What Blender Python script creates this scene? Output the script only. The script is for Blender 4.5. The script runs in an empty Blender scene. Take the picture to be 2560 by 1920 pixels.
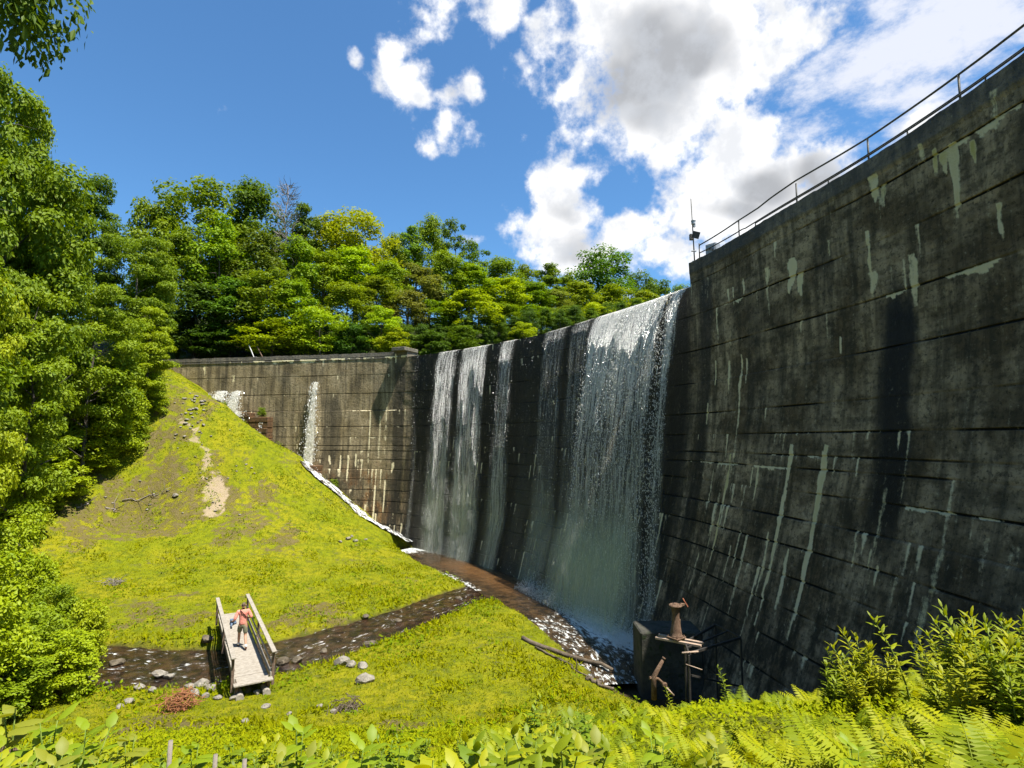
import bpy, math, random
import numpy as np
from mathutils import Vector, Matrix
R = math.radians
sc = bpy.context.scene
C = sc.collection

# ------------------------------------------------------------------ camera, world, sun, exposure
W_, H_, F_ = 1024.0, 768.0, 569.0
PITCH = R(5.6)
cp, sp = math.cos(PITCH), math.sin(PITCH)
cam = bpy.data.cameras.new('camera'); cam_o = bpy.data.objects.new('camera', cam); C.objects.link(cam_o)
cam.sensor_width = 36; cam.lens = F_ / W_ * 36
cam.clip_start = 0.05; cam.clip_end = 5000
cam_o.location = (0, 0, 0); cam_o.rotation_euler = (R(90) + PITCH, 0, 0)
sc.camera = cam_o
SUN = Vector((0.66, -0.45, 1.74)).normalized()
SUN_EL = math.asin(SUN.z); SUN_AZ = math.atan2(SUN.x, SUN.y)      # azimuth clockwise from +Y
EXPOSURE = 1.3
sc.view_settings.view_transform = 'Standard'; sc.view_settings.look = 'None'
sc.view_settings.gamma = 1; sc.view_settings.exposure = EXPOSURE
sun = bpy.data.lights.new('sun', 'SUN'); sun.energy = 4.6; sun.angle = R(0.5); sun.color = (1, .955, .86)
sun_o = bpy.data.objects.new('sun', sun); C.objects.link(sun_o)
sun_o.rotation_euler = SUN.to_track_quat('Z', 'Y').to_euler()
sc.cycles.transparent_max_bounces = 24
sc.cycles.max_bounces = 7; sc.cycles.diffuse_bounces = 3
sc.cycles.use_denoising = True

def ray(u, v):
    """direction of a picture point (1024x768)"""
    x = (u - 512) / F_; y = (384 - v) / F_
    return np.array([x, cp - y * sp, sp + y * cp])
def at(u, v, Y=None, z=None):
    d = ray(u, v)
    t = Y / d[1] if Y is not None else z / d[2]
    return d * t
def P(u, v): return ray(u * W_ / 2212, v * W_ / 2212)
def pat(u, v, Y=None, z=None): return at(u * W_ / 2212, v * W_ / 2212, Y, z)   # same, in units of a 2212 wide picture

# ---- node helper
class N:
    def __init__(s, tree): s.t = tree; s.l = tree.links
    def n(s, typ, **kw):
        nd = s.t.nodes.new(typ)
        ins = kw.pop('i', {})
        for k, val in kw.items(): setattr(nd, k, val)
        for k, val in ins.items():
            if isinstance(val, bpy.types.NodeSocket): s.l.new(val, nd.inputs[k])
            else: nd.inputs[k].default_value = val
        return nd
    def math(s, op, a, b=None, c=None, clamp=False):
        ins = {0: a}
        if b is not None: ins[1] = b
        if c is not None: ins[2] = c
        return s.n('ShaderNodeMath', operation=op, use_clamp=clamp, i=ins).outputs[0]
    def mix(s, f, a, b, mode='MIX'):
        nd = s.t.nodes.new('ShaderNodeMix'); nd.data_type = 'RGBA'; nd.blend_type = mode
        for k, val in ((0, f), (6, a), (7, b)):
            if isinstance(val, bpy.types.NodeSocket): s.l.new(val, nd.inputs[k])
            else: nd.inputs[k].default_value = (*val, 1) if isinstance(val, tuple) and len(val) == 3 else val
        return nd.outputs[2]
    def step(s, v, a, b, lo=0.0, hi=1.0):
        nd = s.n('ShaderNodeMapRange', interpolation_type='SMOOTHSTEP', i={0: v, 1: a, 2: b, 3: lo, 4: hi})
        return nd.outputs[0]
    def noise(s, vec, scale, detail=4, rough=.55, dist=0.0):
        return s.n('ShaderNodeTexNoise', i={'Vector': vec, 'Scale': scale, 'Detail': detail, 'Roughness': rough, 'Distortion': dist}).outputs['Fac']
    def scale(s, vec, k):
        return s.n('ShaderNodeMapping', i={'Vector': vec, 'Scale': k}).outputs[0]
    def attr(s, name): return s.n('ShaderNodeAttribute', attribute_name=name).outputs['Fac']

world = bpy.data.worlds.new('World'); sc.world = world; world.use_nodes = True
wt = world.node_tree; wt.nodes.clear(); w = N(wt)
sky = w.n('ShaderNodeTexSky', sky_type='NISHITA', sun_disc=False, sun_elevation=SUN_EL, sun_rotation=SUN_AZ,
          air_density=1.0, dust_density=0.6, ozone_density=2.4)
sky_c = w.mix(1.0, sky.outputs[0], (.55, .87, 1.06), 'MULTIPLY')
bg_sky = w.n('ShaderNodeBackground', i={'Color': sky_c, 'Strength': 0.076})
tc = w.n('ShaderNodeTexCoord').outputs['Generated']
warp = w.n('ShaderNodeTexNoise', i={'Vector': tc, 'Scale': 5.0, 'Detail': 3.0}).outputs['Color']
wv = w.n('ShaderNodeVectorMath', operation='MULTIPLY_ADD', i={0: warp, 1: (.16, .16, .16), 2: tc}).outputs[0]
wv = w.n('ShaderNodeVectorMath', operation='SUBTRACT', i={0: wv, 1: (.08, .08, .08)}).outputs[0]
def blobs(lst, vec):
    out = None
    for (u, v, r, kz, wgt) in lst:
        d = Vector(P(u, v)); L = d.length; d.normalize()
        rad = 1.07 * r * W_ / 2212 / F_ / L
        sub = w.n('ShaderNodeVectorMath', operation='SUBTRACT', i={0: vec, 1: tuple(d)}).outputs[0]
        mul = w.n('ShaderNodeVectorMath', operation='MULTIPLY', i={0: sub, 1: (1, 1, kz)}).outputs[0]
        ln = w.n('ShaderNodeVectorMath', operation='LENGTH', i={0: mul}).outputs['Value']
        val = w.math('MULTIPLY_ADD', ln, -wgt / rad, wgt)
        out = val if out is None else w.math('MAXIMUM', out, val)
    return out
cum = [  # heaps of cloud: centre, radius, vertical squeeze, density
    (1340, 60, 170, 1.2, .9), (1500, 60, 240, 1.0, 1.1), (1640, 120, 110, 1.0, .9), (1430, 220, 180, 1.0, 1.1), (1310, 300, 75, 1.8, .6),
    (1450, 340, 60, .8, .6), (1620, 330, 140, .8, 1.), (1590, 420, 150, 1.2, 1.1), (1740, 370, 105, 1.1, .9), (1650, 470, 160, 1.5, 1.), (1540, 510, 110, 1.6, .8),
    (1240, 430, 95, 1.0, 1.), (1300, 400, 60, 1.5, .8), (1230, 500, 120, 1.3, .95), (1350, 530, 100, 2.0, .9), (1430, 580, 90, 2.0, .8), (1170, 490, 60, 1.3, .6),
    (920, 60, 90, .9, .8), (880, 90, 70, 1.0, .7), (960, 20, 80, 1.3, .8), (905, 185, 100, 1.6, .9), (975, 195, 60, 1.3, .7), (970, 280, 45, .6, .6), (1010, 330, 50, 1.6, .5),
    (1060, 30, 60, 1, .5), (1045, 215, 28, 1.0, .45), (1165, 280, 20, 1, .4), (905, 325, 38, 1.7, .45), (775, 140, 24, 1.4, .45), (515, 220, 16, .35, .36), (1150, 140, 40, 1., .45),
    (1250, 160, 45, .6, .6), (1180, 60, 60, 1.2, .6), (1020, 510, 30, 1.6, .5), (340, 600, 1, 1, .1), (1990, 250, 60, 1.3, .6), (2050, 280, 90, 1.3, .7), (1500, 600, 120, 2.6, .6),
    (-250, 250, 200, 2, .7), (2500, 350, 260, 2, .8), (1500, -300, 350, 1.2, .9)]
thin = [(1850, 160, 200, 1.1, .8), (2010, 120, 220, 1.2, .95), (2120, 60, 190, 1.0, .9), (1930, 280, 110, 1.1, .7), (1900, 60, 150, 1, .6), (2250, 0, 260, 1, .9)]
f1 = blobs(cum, wv)
n1 = w.noise(tc, 11.0, 9, .58); n2 = w.noise(tc, 34.0, 5, .6)
f1 = w.math('ADD', f1, w.math('MULTIPLY_ADD', n1, 1.7, -.91))
f1 = w.math('ADD', f1, w.math('MULTIPLY_ADD', n2, .95, -.475))
m1 = w.step(f1, -.08, .42)
f2 = w.math('ADD', blobs(thin, wv), w.math('MULTIPLY_ADD', w.noise(w.scale(tc, (1, 1, 1.8)), 9.0, 9, .66), 3.2, -1.72))
m2 = w.step(f2, -.12, .72, 0, .95)
m = w.math('MAXIMUM', m1, m2)
core = blobs([(1410, 170, 150, 1.0, 1.5), (1500, 120, 95, 1.3, 1.2), (1430, 250, 110, 1.6, 1.1), (1640, 420, 95, 1.5, 1.35), (1760, 400, 60, 1.3, .9), (1590, 470, 110, 2.6, 1.1), (1245, 455, 60, 1.4, .8),
              (1250, 530, 80, 2.4, .8), (1000, 200, 30, 1, .4), (1950, 300, 120, 1.4, .5)], wv)
core = w.math('ADD', core, w.math('MULTIPLY_ADD', w.noise(tc, 8.0, 6, .5), 1.3, -.65))
shade = w.step(core, -.05, .95)
ccol = w.mix(shade, (.50, .50, .505), (.20, .207, .22))
ccol = w.mix(w.step(w.noise(tc, 19.0, 6, .6), .40, .66, 0, .6), ccol, (.27, .285, .31))
ccol = w.mix(m1, (.36, .375, .42), ccol)
bg_c = w.n('ShaderNodeBackground', i={'Color': ccol, 'Strength': 1.0})
ms = w.n('ShaderNodeMixShader', i={0: m, 1: bg_sky.outputs[0], 2: bg_c.outputs[0]})
w.n('ShaderNodeOutputWorld', i={0: ms.outputs[0]})
world.cycles.sampling_method = 'MANUAL'; world.cycles.sample_map_resolution = 512

# ------------------------------------------------------------------ generic builders
def build(name, verts, faces, mat, parent=None, attrs=None, smooth=False, uv=None, loc=None):
    me = bpy.data.meshes.new(name)
    verts = np.asarray(verts, dtype=np.float32)
    if isinstance(faces, np.ndarray):
        k = faces.shape[1]
        me.vertices.add(len(verts)); me.vertices.foreach_set('co', verts.ravel())
        me.loops.add(faces.size); me.loops.foreach_set('vertex_index', faces.astype(np.int32).ravel())
        me.polygons.add(len(faces)); me.polygons.foreach_set('loop_start', np.arange(0, faces.size, k, dtype=np.int32))
        me.polygons.foreach_set('loop_total', np.full(len(faces), k, dtype=np.int32))
        me.update(calc_edges=True)
    else:
        me.from_pydata([tuple(map(float, a)) for a in verts], [], faces); me.update()
    for k, arr in (attrs or {}).items():
        a = me.attributes.new(k, 'FLOAT', 'POINT'); a.data.foreach_set('value', np.asarray(arr, dtype=np.float32))
    if uv is not None:
        ul = me.uv_layers.new(name='UVMap')
        li = np.zeros(len(me.loops), dtype=np.int32); me.loops.foreach_get('vertex_index', li)
        ul.data.foreach_set('uv', np.asarray(uv, dtype=np.float32)[li].ravel())
    me.polygons.foreach_set('use_smooth', np.full(len(me.polygons), smooth, dtype=bool))
    me.materials.append(mat)
    o = bpy.data.objects.new(name, me); C.objects.link(o)
    if parent: o.parent = parent
    if loc is not None: o.location = loc
    return o
def tag(o, label=None, cat=None, group=None, kind=None):
    if label: o['label'] = label
    if cat: o['category'] = cat
    if group: o['group'] = group
    if kind: o['kind'] = kind
    return o
def empty(name, loc=(0, 0, 0), rz=0, s=1):
    o = bpy.data.objects.new(name, None); C.objects.link(o)
    o.location = loc; o.rotation_euler.z = rz; o.scale = (s, s, s); o.empty_display_size = .2
    return o
def copy_tree(o, parent=None):
    c = o.copy(); C.objects.link(c); c.parent = parent
    for ch in KIDS.get(o.name, []): copy_tree(ch, c)
    return c
KIDS = {}
def kids_of(root):
    for o in list(C.objects):
        if o.parent is not None: KIDS.setdefault(o.parent.name, [])
    def rec(r):
        KIDS[r.name] = [o for o in C.objects if o.parent == r]
        for k in KIDS[r.name]: rec(k)
    rec(root)

class MB:
    """collects boxes, tubes, lathes into one mesh"""
    def __init__(s): s.v = []; s.f = []
    def add(s, v, f):
        b = len(s.v); s.v += [tuple(map(float, p)) for p in v]; s.f += [tuple(b + i for i in q) for q in f]; return s
    def box(s, c, size, rz=0, rx=0, ry=0, bev=0.0, taper=1.0):
        hx, hy, hz = [q / 2 for q in size]
        M = Matrix.Translation(Vector(c)) @ Matrix.Rotation(rz, 4, 'Z') @ Matrix.Rotation(ry, 4, 'Y') @ Matrix.Rotation(rx, 4, 'X')
        if bev <= 0:
            v = [(x * (taper if z > 0 else 1), y * (taper if z > 0 else 1), z) for z in (-hz, hz) for x, y in ((-hx, -hy), (hx, -hy), (hx, hy), (-hx, hy))]
            f = [(3, 2, 1, 0), (4, 5, 6, 7), (0, 1, 5, 4), (1, 2, 6, 5), (2, 3, 7, 6), (3, 0, 4, 7)]
        else:
            v = []; f = []
            def ring(x, y, z):
                return [(-x, -y + bev, z), (-x + bev, -y, z), (x - bev, -y, z), (x, -y + bev, z), (x, y - bev, z), (x - bev, y, z), (-x + bev, y, z), (-x, y - bev, z)]
            for (dx, z) in ((bev, -hz), (0, -hz + bev), (0, hz - bev), (bev, hz)):
                v += ring(hx - dx, hy - dx, z)
            for k in range(3):
                for i in range(8): f.append((k * 8 + i, k * 8 + (i + 1) % 8, k * 8 + 8 + (i + 1) % 8, k * 8 + 8 + i))
            f.append(tuple(range(7, -1, -1))); f.append(tuple(range(24, 32)))
        return s.add([M @ Vector(p) for p in v], f)
    def bar(s, a, b, wd, ht, bev=0.0):
        """box beam from a to b"""
        a = Vector(a); b = Vector(b); d = b - a; L = d.length
        rz = math.atan2(d.y, d.x); ry = -math.asin(max(-1, min(1, d.z / L)))
        return s.box((a + b) / 2, (L, wd, ht), rz=rz, ry=ry, bev=bev)
    def tube(s, pts, radii, n=8, cap=True):
        pts = [Vector(p) for p in pts]
        if not hasattr(radii, '__len__'): radii = [radii] * len(pts)
        v = []; f = []; prev = None
        for i, p in enumerate(pts):
            d = (pts[min(i + 1, len(pts) - 1)] - pts[max(i - 1, 0)]).normalized()
            if prev is None:
                x = d.orthogonal().normalized()
            else:
                x = (prev - d * prev.dot(d)).normalized()
            prev = x; y = d.cross(x)
            for k in range(n):
                a = 2 * math.pi * k / n; v.append(p + (x * math.cos(a) + y * math.sin(a)) * radii[i])
        for i in range(len(pts) - 1):
            for k in range(n): f.append((i * n + k, i * n + (k + 1) % n, (i + 1) * n + (k + 1) % n, (i + 1) * n + k))
        if cap: f.append(tuple(range(n - 1, -1, -1))); f.append(tuple(range((len(pts) - 1) * n, len(pts) * n)))
        return s.add(v, f)
    def lathe(s, c, prof, n=20):
        c = Vector(c)
        v = []; f = []
        for r, z in prof:
            for k in range(n):
                a = 2 * math.pi * k / n; v.append(c + Vector((r * math.cos(a), r * math.sin(a), z)))
        for i in range(len(prof) - 1):
            for k in range(n): f.append((i * n + k, i * n + (k + 1) % n, (i + 1) * n + (k + 1) % n, (i + 1) * n + k))
        f.append(tuple(range(n - 1, -1, -1))); f.append(tuple(range((len(prof) - 1) * n, len(prof) * n)))
        return s.add(v, f)
    def rock(s, c, size, rng, rz=0):
        import bmesh
        bm = bmesh.new(); bmesh.ops.create_icosphere(bm, subdivisions=2, radius=1)
        cuts = [Vector(rng.normal(size=3)).normalized() for _ in range(9)]
        ds = [rng.uniform(.55, .85) for _ in cuts]
        M = Matrix.Rotation(rz, 4, 'Z')
        for q in bm.verts:
            for nrm, d in zip(cuts, ds):
                e = q.co.dot(nrm) - d
                if e > 0: q.co -= nrm * e * .92
            q.co += Vector(rng.normal(size=3)) * .025
        v = [Vector(c) + M @ Vector((q.co.x * size[0], q.co.y * size[1], q.co.z * size[2])) for q in bm.verts]
        f = [tuple(x.index for x in fa.verts) for fa in bm.faces]
        bm.free(); return s.add(v, f)
    def build(s, name, mat, parent=None, smooth=False, loc=None): return build(name, s.v, s.f, mat, parent, smooth=smooth, loc=loc)

def material(name):
    mt = bpy.data.materials.new(name); mt.use_nodes = True; mt.node_tree.nodes.clear()
    return mt, N(mt.node_tree)
def finish(a, sh): a.n('ShaderNodeOutputMaterial', i={0: sh})
def simple(name, c1, c2, scale=6, rough=.8, metal=0, bump=.15, stretch=(1, 1, 1), spec=.3, c3=None):
    mt, a = material(name)
    co = a.scale(a.n('ShaderNodeTexCoord').outputs['Object'], stretch)
    nz = a.noise(co, scale, 6, .6); n3 = a.noise(co, scale * 7, 4, .6)
    col = a.mix(a.step(nz, .35, .65), c1, c2)
    col = a.mix(a.step(n3, .3, .75, 0, .45), col, tuple(q * .55 for q in c1))
    if c3: col = a.mix(a.step(a.noise(co, scale * 2.7, 5), .56, .66), col, c3)
    bp = a.n('ShaderNodeBump', i={'Strength': bump, 'Distance': .05, 'Height': n3})
    b = a.n('ShaderNodeBsdfPrincipled', i={'Base Color': col, 'Roughness': rough, 'Metallic': metal, 'Specular IOR Level': spec, 'Normal': bp.outputs[0]})
    finish(a, b.outputs[0]); return mt
def leaf_mat(name, transl=.40, gloss=.015, dark=.45, autumn=None):
    """colour comes from the object's own colour, varied leaf by leaf with the attribute tint"""
    mt, a = material(name)
    oc = a.n('ShaderNodeObjectInfo').outputs['Color']; t = a.attr('tint')
    hue = a.mix(t, oc, a.mix(1.0, oc, (1.28, 1.18, .8), 'MULTIPLY'))
    col = a.mix(a.step(t, 0, .35, 1 - dark, 0), hue, a.mix(1.0, oc, (.42, .58, .8), 'MULTIPLY'))
    if autumn: col = a.mix(a.step(t, .965, .97), col, autumn)
    d = a.n('ShaderNodeBsdfDiffuse', i={'Color': col}).outputs[0]
    tr = a.n('ShaderNodeBsdfTranslucent', i={'Color': a.mix(1.0, col, (1.25, 1.2, .5), 'MULTIPLY')}).outputs[0]
    g = a.n('ShaderNodeBsdfGlossy', i={'Color': (.9, .95, .8, 1), 'Roughness': .55}).outputs[0]
    s1 = a.n('ShaderNodeMixShader', i={0: transl, 1: d, 2: tr}).outputs[0]
    s2 = a.n('ShaderNodeMixShader', i={0: gloss, 1: s1, 2: g}).outputs[0]
    finish(a, s2); return mt
M_LEAF = leaf_mat('tree_leaves'); M_BLADE = leaf_mat('grass_blades', .3, .0, .5); M_FERN = leaf_mat('fern_leaves', .4, .01, .6)
M_BROAD = leaf_mat('broad_leaves', .42, .02, .75)
M_BARK = simple('bark', (.07, .055, .04), (.13, .11, .09), 4, .95, bump=.8, stretch=(1, 1, .25))
M_BARKG = simple('dead_bark', (.19, .16, .13), (.28, .24, .2), 4, .95, bump=.6, stretch=(1, 1, .25))
M_STEM = simple('green_stem', (.12, .2, .02), (.2, .24, .05), 10, .8)
M_ROCK = simple('pale_rock', (.17, .15, .12), (.32, .29, .24), 3, .92, bump=.9, c3=(.2, .17, .12))
M_CONC = simple('old_concrete', (.10, .09, .065), (.19, .165, .12), 1.5, .95, bump=.6, c3=(.05, .045, .035))
M_CONCD = simple('dark_concrete', (.035, .034, .028), (.07, .066, .052), 1.5, .95, bump=.6, c3=(.02, .03, .012))
M_WOOD = simple('weathered_wood', (.27, .235, .19), (.37, .33, .275), 7, .85, bump=.5, stretch=(1, 1, 1))
M_WOODD = simple('shaded_wood', (.14, .09, .065), (.22, .16, .12), 7, .85, bump=.5)  # darker red-brown wood of the beams and posts
M_RUST = simple('rusty_iron', (.13, .075, .045), (.22, .14, .09), 9, .8, bump=.8, c3=(.07, .035, .022))
M_STEELD = simple('dark_steel', (.03, .028, .025), (.05, .045, .04), 9, .6, bump=.3)
M_RAIL = simple('railing_steel', (.05, .048, .04), (.085, .08, .06), 9, .6, bump=.3)
M_GALV = simple('galvanised_box', (.3, .3, .3), (.42, .42, .42), 9, .5, metal=.3)

# ------------------------------------------------------------------ the dam's curve
HC, HR, HL = 7.6, 8.8, 8.15                       # height of spillway crest, right wall, left wing
CTRL = np.array([(6.2, -14), (9.2, -7), (10.9, 0), (11.6, 6), (11.75, 12.2), (11.3, 17.0), (10.35, 21.6), (8.9, 27.8), (5.6, 34.6), (0.3, 43.0),
                 (-9.6, 51.7), (-21, 54.8), (-34, 57.4), (-41, 58.6)], dtype=float)
def catmull(P_, n=40):
    P_ = np.vstack([2 * P_[0] - P_[1], P_, 2 * P_[-1] - P_[-2]]); out = []
    for i in range(1, len(P_) - 2):
        t = np.linspace(0, 1, n, endpoint=False)[:, None]
        a, b, c, d = P_[i - 1], P_[i], P_[i + 1], P_[i + 2]
        out.append(.5 * ((2 * b) + (-a + c) * t + (2 * a - 5 * b + 4 * c - d) * t ** 2 + (-a + 3 * b - 3 * c + d) * t ** 3))
    out.append(P_[-2][None]); return np.vstack(out)
CUR = catmull(CTRL)
SL = np.concatenate([[0], np.cumsum(np.linalg.norm(np.diff(CUR, axis=0), axis=1))])
def s_near(p): return SL[np.argmin(np.linalg.norm(CUR - np.array(p[:2]), axis=1))]
S_R = s_near((8.9, 27.8)); S_L = s_near((-9.6, 51.7)); S_END = s_near((-37, 58)); S_TOT = SL[-1]
def cxy(s):
    s = np.asarray(s, dtype=float)
    return np.stack([np.interp(s, SL, CUR[:, 0]), np.interp(s, SL, CUR[:, 1])], -1)
def cnrm(s):
    s = np.asarray(s, dtype=float); d = cxy(s + .3) - cxy(s - .3); d /= np.linalg.norm(d, axis=-1, keepdims=True)
    return np.stack([-d[..., 1], d[..., 0]], -1)          # towards the viewer's side
BASE_S = [0, s_near((11.7, 12)), s_near((10.35, 21.6)), S_R, s_near((.3, 43)), S_L, S_TOT]
BASE_B = [3.5, 3.9, 3.5, 3.2, 2.3, 1.0, .7]
ZB = -9.5
def off(s, z):
    k = np.clip((3.5 - z) / (3.5 - ZB), 0, 1.2)
    return np.interp(s, BASE_S, BASE_B) * k ** 1.7
def wall(s, z, extra=0.0):
    s, z = np.broadcast_arrays(np.asarray(s, dtype=float), np.asarray(z, dtype=float))
    q = cxy(s) + cnrm(s) * (off(s, z) + extra)[..., None]
    return np.concatenate([q, z[..., None]], -1)
def proj(p):
    """world -> 2212-wide picture, used only to find where on the wall a mark sits"""
    p = np.asarray(p); f = p[..., 1] * cp + p[..., 2] * sp; y = -p[..., 1] * sp + p[..., 2] * cp
    return np.stack([(512 + F_ * p[..., 0] / f) * 2212 / W_, (384 - F_ * y / f) * 2212 / W_], -1)
_s = np.linspace(SL[0] + 16, S_TOT, 700); _z = np.linspace(-9.5, HR, 300)
_PP = proj(wall(_s[:, None], _z[None, :]))
_ok = wall(_s[:, None], _z[None, :])[..., 1] > 2
def hit(u, v):
    d = np.hypot(_PP[..., 0] - u, _PP[..., 1] - v) + (~_ok) * 1e6
    i, j = np.unravel_index(np.argmin(d), d.shape); return _s[i], _z[j]
def top_z(s): return np.where(s < S_R, HR, np.where(s < S_L, HC, HL))

# ------------------------------------------------------------------ value noise
def vnoise(x, y, seed=0):
    xi = np.floor(x).astype(np.int64); yi = np.floor(y).astype(np.int64); fx = x - xi; fy = y - yi
    fx = fx * fx * (3 - 2 * fx); fy = fy * fy * (3 - 2 * fy)
    def h(a, b):
        n = (a * 374761393 + b * 668265263 + seed * 974711) & 0xffffffff
        n = ((n ^ (n >> 13)) * 1274126177) & 0xffffffff
        return ((n ^ (n >> 16)) & 0xffff) / 65535.0
    return (h(xi, yi) * (1 - fx) + h(xi + 1, yi) * fx) * (1 - fy) + (h(xi, yi + 1) * (1 - fx) + h(xi + 1, yi + 1) * fx) * fy
def fbm(x, y, seed=0, o=4):
    r = 0; a = .5
    for k in range(o): r = r + a * vnoise(x * 2 ** k, y * 2 ** k, seed + k); a *= .5
    return r
def sstep(x, a, b):
    t = np.clip((x - a) / (b - a), 0, 1); return t * t * (3 - 2 * t)

# ------------------------------------------------------------------ terrain
WZ = -9.2
CP = [(-8.8, 20.0, -8.7), (-7.4, 19.7, -8.7), (-13.8, 29, -8.75), (3.4, 21, -8.95), (5.6, 22.5, -9.3), (0, 26, -8.9), (-1, 31, -9.0), (-5, 25, -8.9), (3, 27, -9.2), (-3.5, 37.5, -9.0), (-6, 41, -8.9), (-8, 34, -8.8), (-8, 46, -8.75),
      (-20, 33, -8.4), (-12, 36, -8.4), (-12, 42, -8.1), (-28, 35, -7.4), (-22, 41, -6.6), (-16, 44, -6.6), (-27.5, 42.8, -5.6),
      (-32.5, 54.6, 6.4), (-36, 55.5, 7.8), (-29.5, 53.2, 4.7), (-26.6, 52, 3.2), (-23.5, 51.6, 1.0), (-20.8, 51, -1.2), (-18.3, 50.5, -3.0), (-16.3, 50, -4.4), (-12.8, 49, -6.5), (-10.5, 48.2, -7.9),
      (-30, 48, 1.0), (-25, 47, -1.6), (-20, 46, -4.8), (-37, 49, 4), (-37, 42, -.5), (-34, 34, -5), (-32, 26, -7), (-27, 20, -8),
      (-46, 36, 3), (-46, 50, 9), (-44, 58, 9.5), (-50, 24, 0), (-60, 40, 10), (-60, 60, 14), (-75, 20, 12), (-60, 5, 6), (-40, 14, -3),
      (-24, 55, -.6), (-20, 53.8, -1.6), (-16, 52.2, -4.6), (-12.5, 51, -7.2), (-29, 56, 3.6), (-34, 57.6, 6.6),
      (-22, 15, -7.8), (-12, 14.5, -7.7), (-15, 18, -8.6), (-18, 9, -5.2), (-8, 14, -7.3), (-12, 8, -5.2), (-6, 10, -5.7), (-3, 7.5, -4.4), (-6, 5, -3.4), (-12, 4, -3),
      (0, 14, -7.1), (0, 17.5, -8.3), (4, 16, -7.9), (6, 18, -8.8), (2.5, 11.5, -5.9), (0, 9, -4.9),
      (0, 5, -2.75), (0, 2.2, -1.9), (0, 0, -1.65), (3, 7.2, -3.35), (5, 7.4, -3.3), (3, 4, -2.2), (6.5, 8.4, -3.6), (8.5, 9, -3.9), (6, 4, -2), (9, 3, -1.8), (7.5, 13.5, -6.6), (6, 11.2, -5.9), (9.3, 12, -6),
      (-3, 2, -1.8), (-8, 0, -1.8), (0, -6, -1), (8, -6, -1), (-10, -8, 0), (0, -16, 1), (-30, -10, 2), (7.2, 20, -9.2), (8, 24, -9.4), (4, 31, -9.4), (0, 38, -9.4), (-7, 46.8, -9.2)]
CP = np.array(CP, dtype=float)
def _phi(r): return np.where(r > 0, r ** 1.5, 0)
_D = np.linalg.norm(CP[:, None, :2] - CP[None, :, :2], axis=-1); n_ = len(CP)
_A = np.zeros((n_ + 3, n_ + 3)); _A[:n_, :n_] = _phi(_D) + np.eye(n_) * .05; _A[:n_, n_] = 1; _A[:n_, n_ + 1:] = CP[:, :2]; _A[n_:, :n_] = _A[:n_, n_:].T
_w = np.linalg.solve(_A, np.concatenate([CP[:, 2], [0, 0, 0]]))
def seg_dist(x, y, pts):
    best = np.full(x.shape, 1e9); along = np.zeros(x.shape); side = np.zeros(x.shape); L = 0
    for a, b in zip(pts[:-1], pts[1:]):
        a = np.array(a[:2]); b = np.array(b[:2]); d = b - a; l = np.linalg.norm(d)
        t = np.clip(((x - a[0]) * d[0] + (y - a[1]) * d[1]) / l ** 2, 0, 1)
        dx = x - a[0] - t * d[0]; dy = y - a[1] - t * d[1]; dd = np.hypot(dx, dy); mk = dd < best
        side = np.where(mk, np.sign(dx * d[1] - dy * d[0]), side)
        best = np.where(mk, dd, best); along = np.where(mk, L + t * l, along); L += l
    return best, along, side
# streams: centre line (x, y, half width)
STREAM = np.array([(p[0], p[1], hw) for p, hw in
                   [(pat(1085, 1268, z=WZ), 1.5), (pat(1000, 1292, z=WZ), 1.35), (pat(900, 1330, z=WZ), 1.5), (pat(800, 1365, z=WZ), 1.7), (pat(700, 1398, z=WZ), 1.75),
                    (pat(600, 1425, z=WZ), 2.0), (pat(500, 1440, z=WZ), 2.1), (pat(360, 1447, z=WZ), 2.0), (pat(260, 1442, z=WZ), 1.9), (pat(100, 1430, z=WZ), 1.8), (pat(-200, 1400, z=WZ), 1.8)]])
TOE = [tuple(p[:2]) for p in (wall(s, -9.2, 1.2) for s in np.linspace(s_near((10.0, 23.5)), s_near((-8.2, 50.6)), 26))]
def toe_half(al, L):
    t = al / L; return np.interp(t, [0, .08, .3, .45, .6, .8, 1], [1.7, 2.2, 2.1, 2.2, 2.3, 2.0, 1.0])
CASC = [(-8.5, 49.6), (-11, 50.6), (-13.5, 51.2), (-16.5, 52.1), (-19, 52.8)]
CURX = np.vstack([CUR, [(-60, 61), (-120, 70), (-700, 160)]])
CURX = np.vstack([[(-60, -260), (-20, -60), (0, -24)], CURX])
def back_z(x, y):
    sd = np.full(np.shape(x), 1e9)
    shore = [(700, 60), (200, 120), (120, 108), (60, 88), (30, 74), (0, 66), (-20, 61.5), (-40, 61), (-60, 61), (-700, 150)]
    d, al, side = seg_dist(x, y, shore)
    dd = d * side
    land = 7.8 + 14 * (1 - np.exp(-np.maximum(dd, 0) / 20)) + (fbm(x / 30, y / 30, 5) - .5) * 5 * sstep(dd, 5, 30)
    land = land + 26 * sstep(dd, 60, 260) * fbm(x / 140, y / 140, 9)
    return np.where(dd > 0, land, np.maximum(7.8 + dd * .5, 0))
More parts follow.
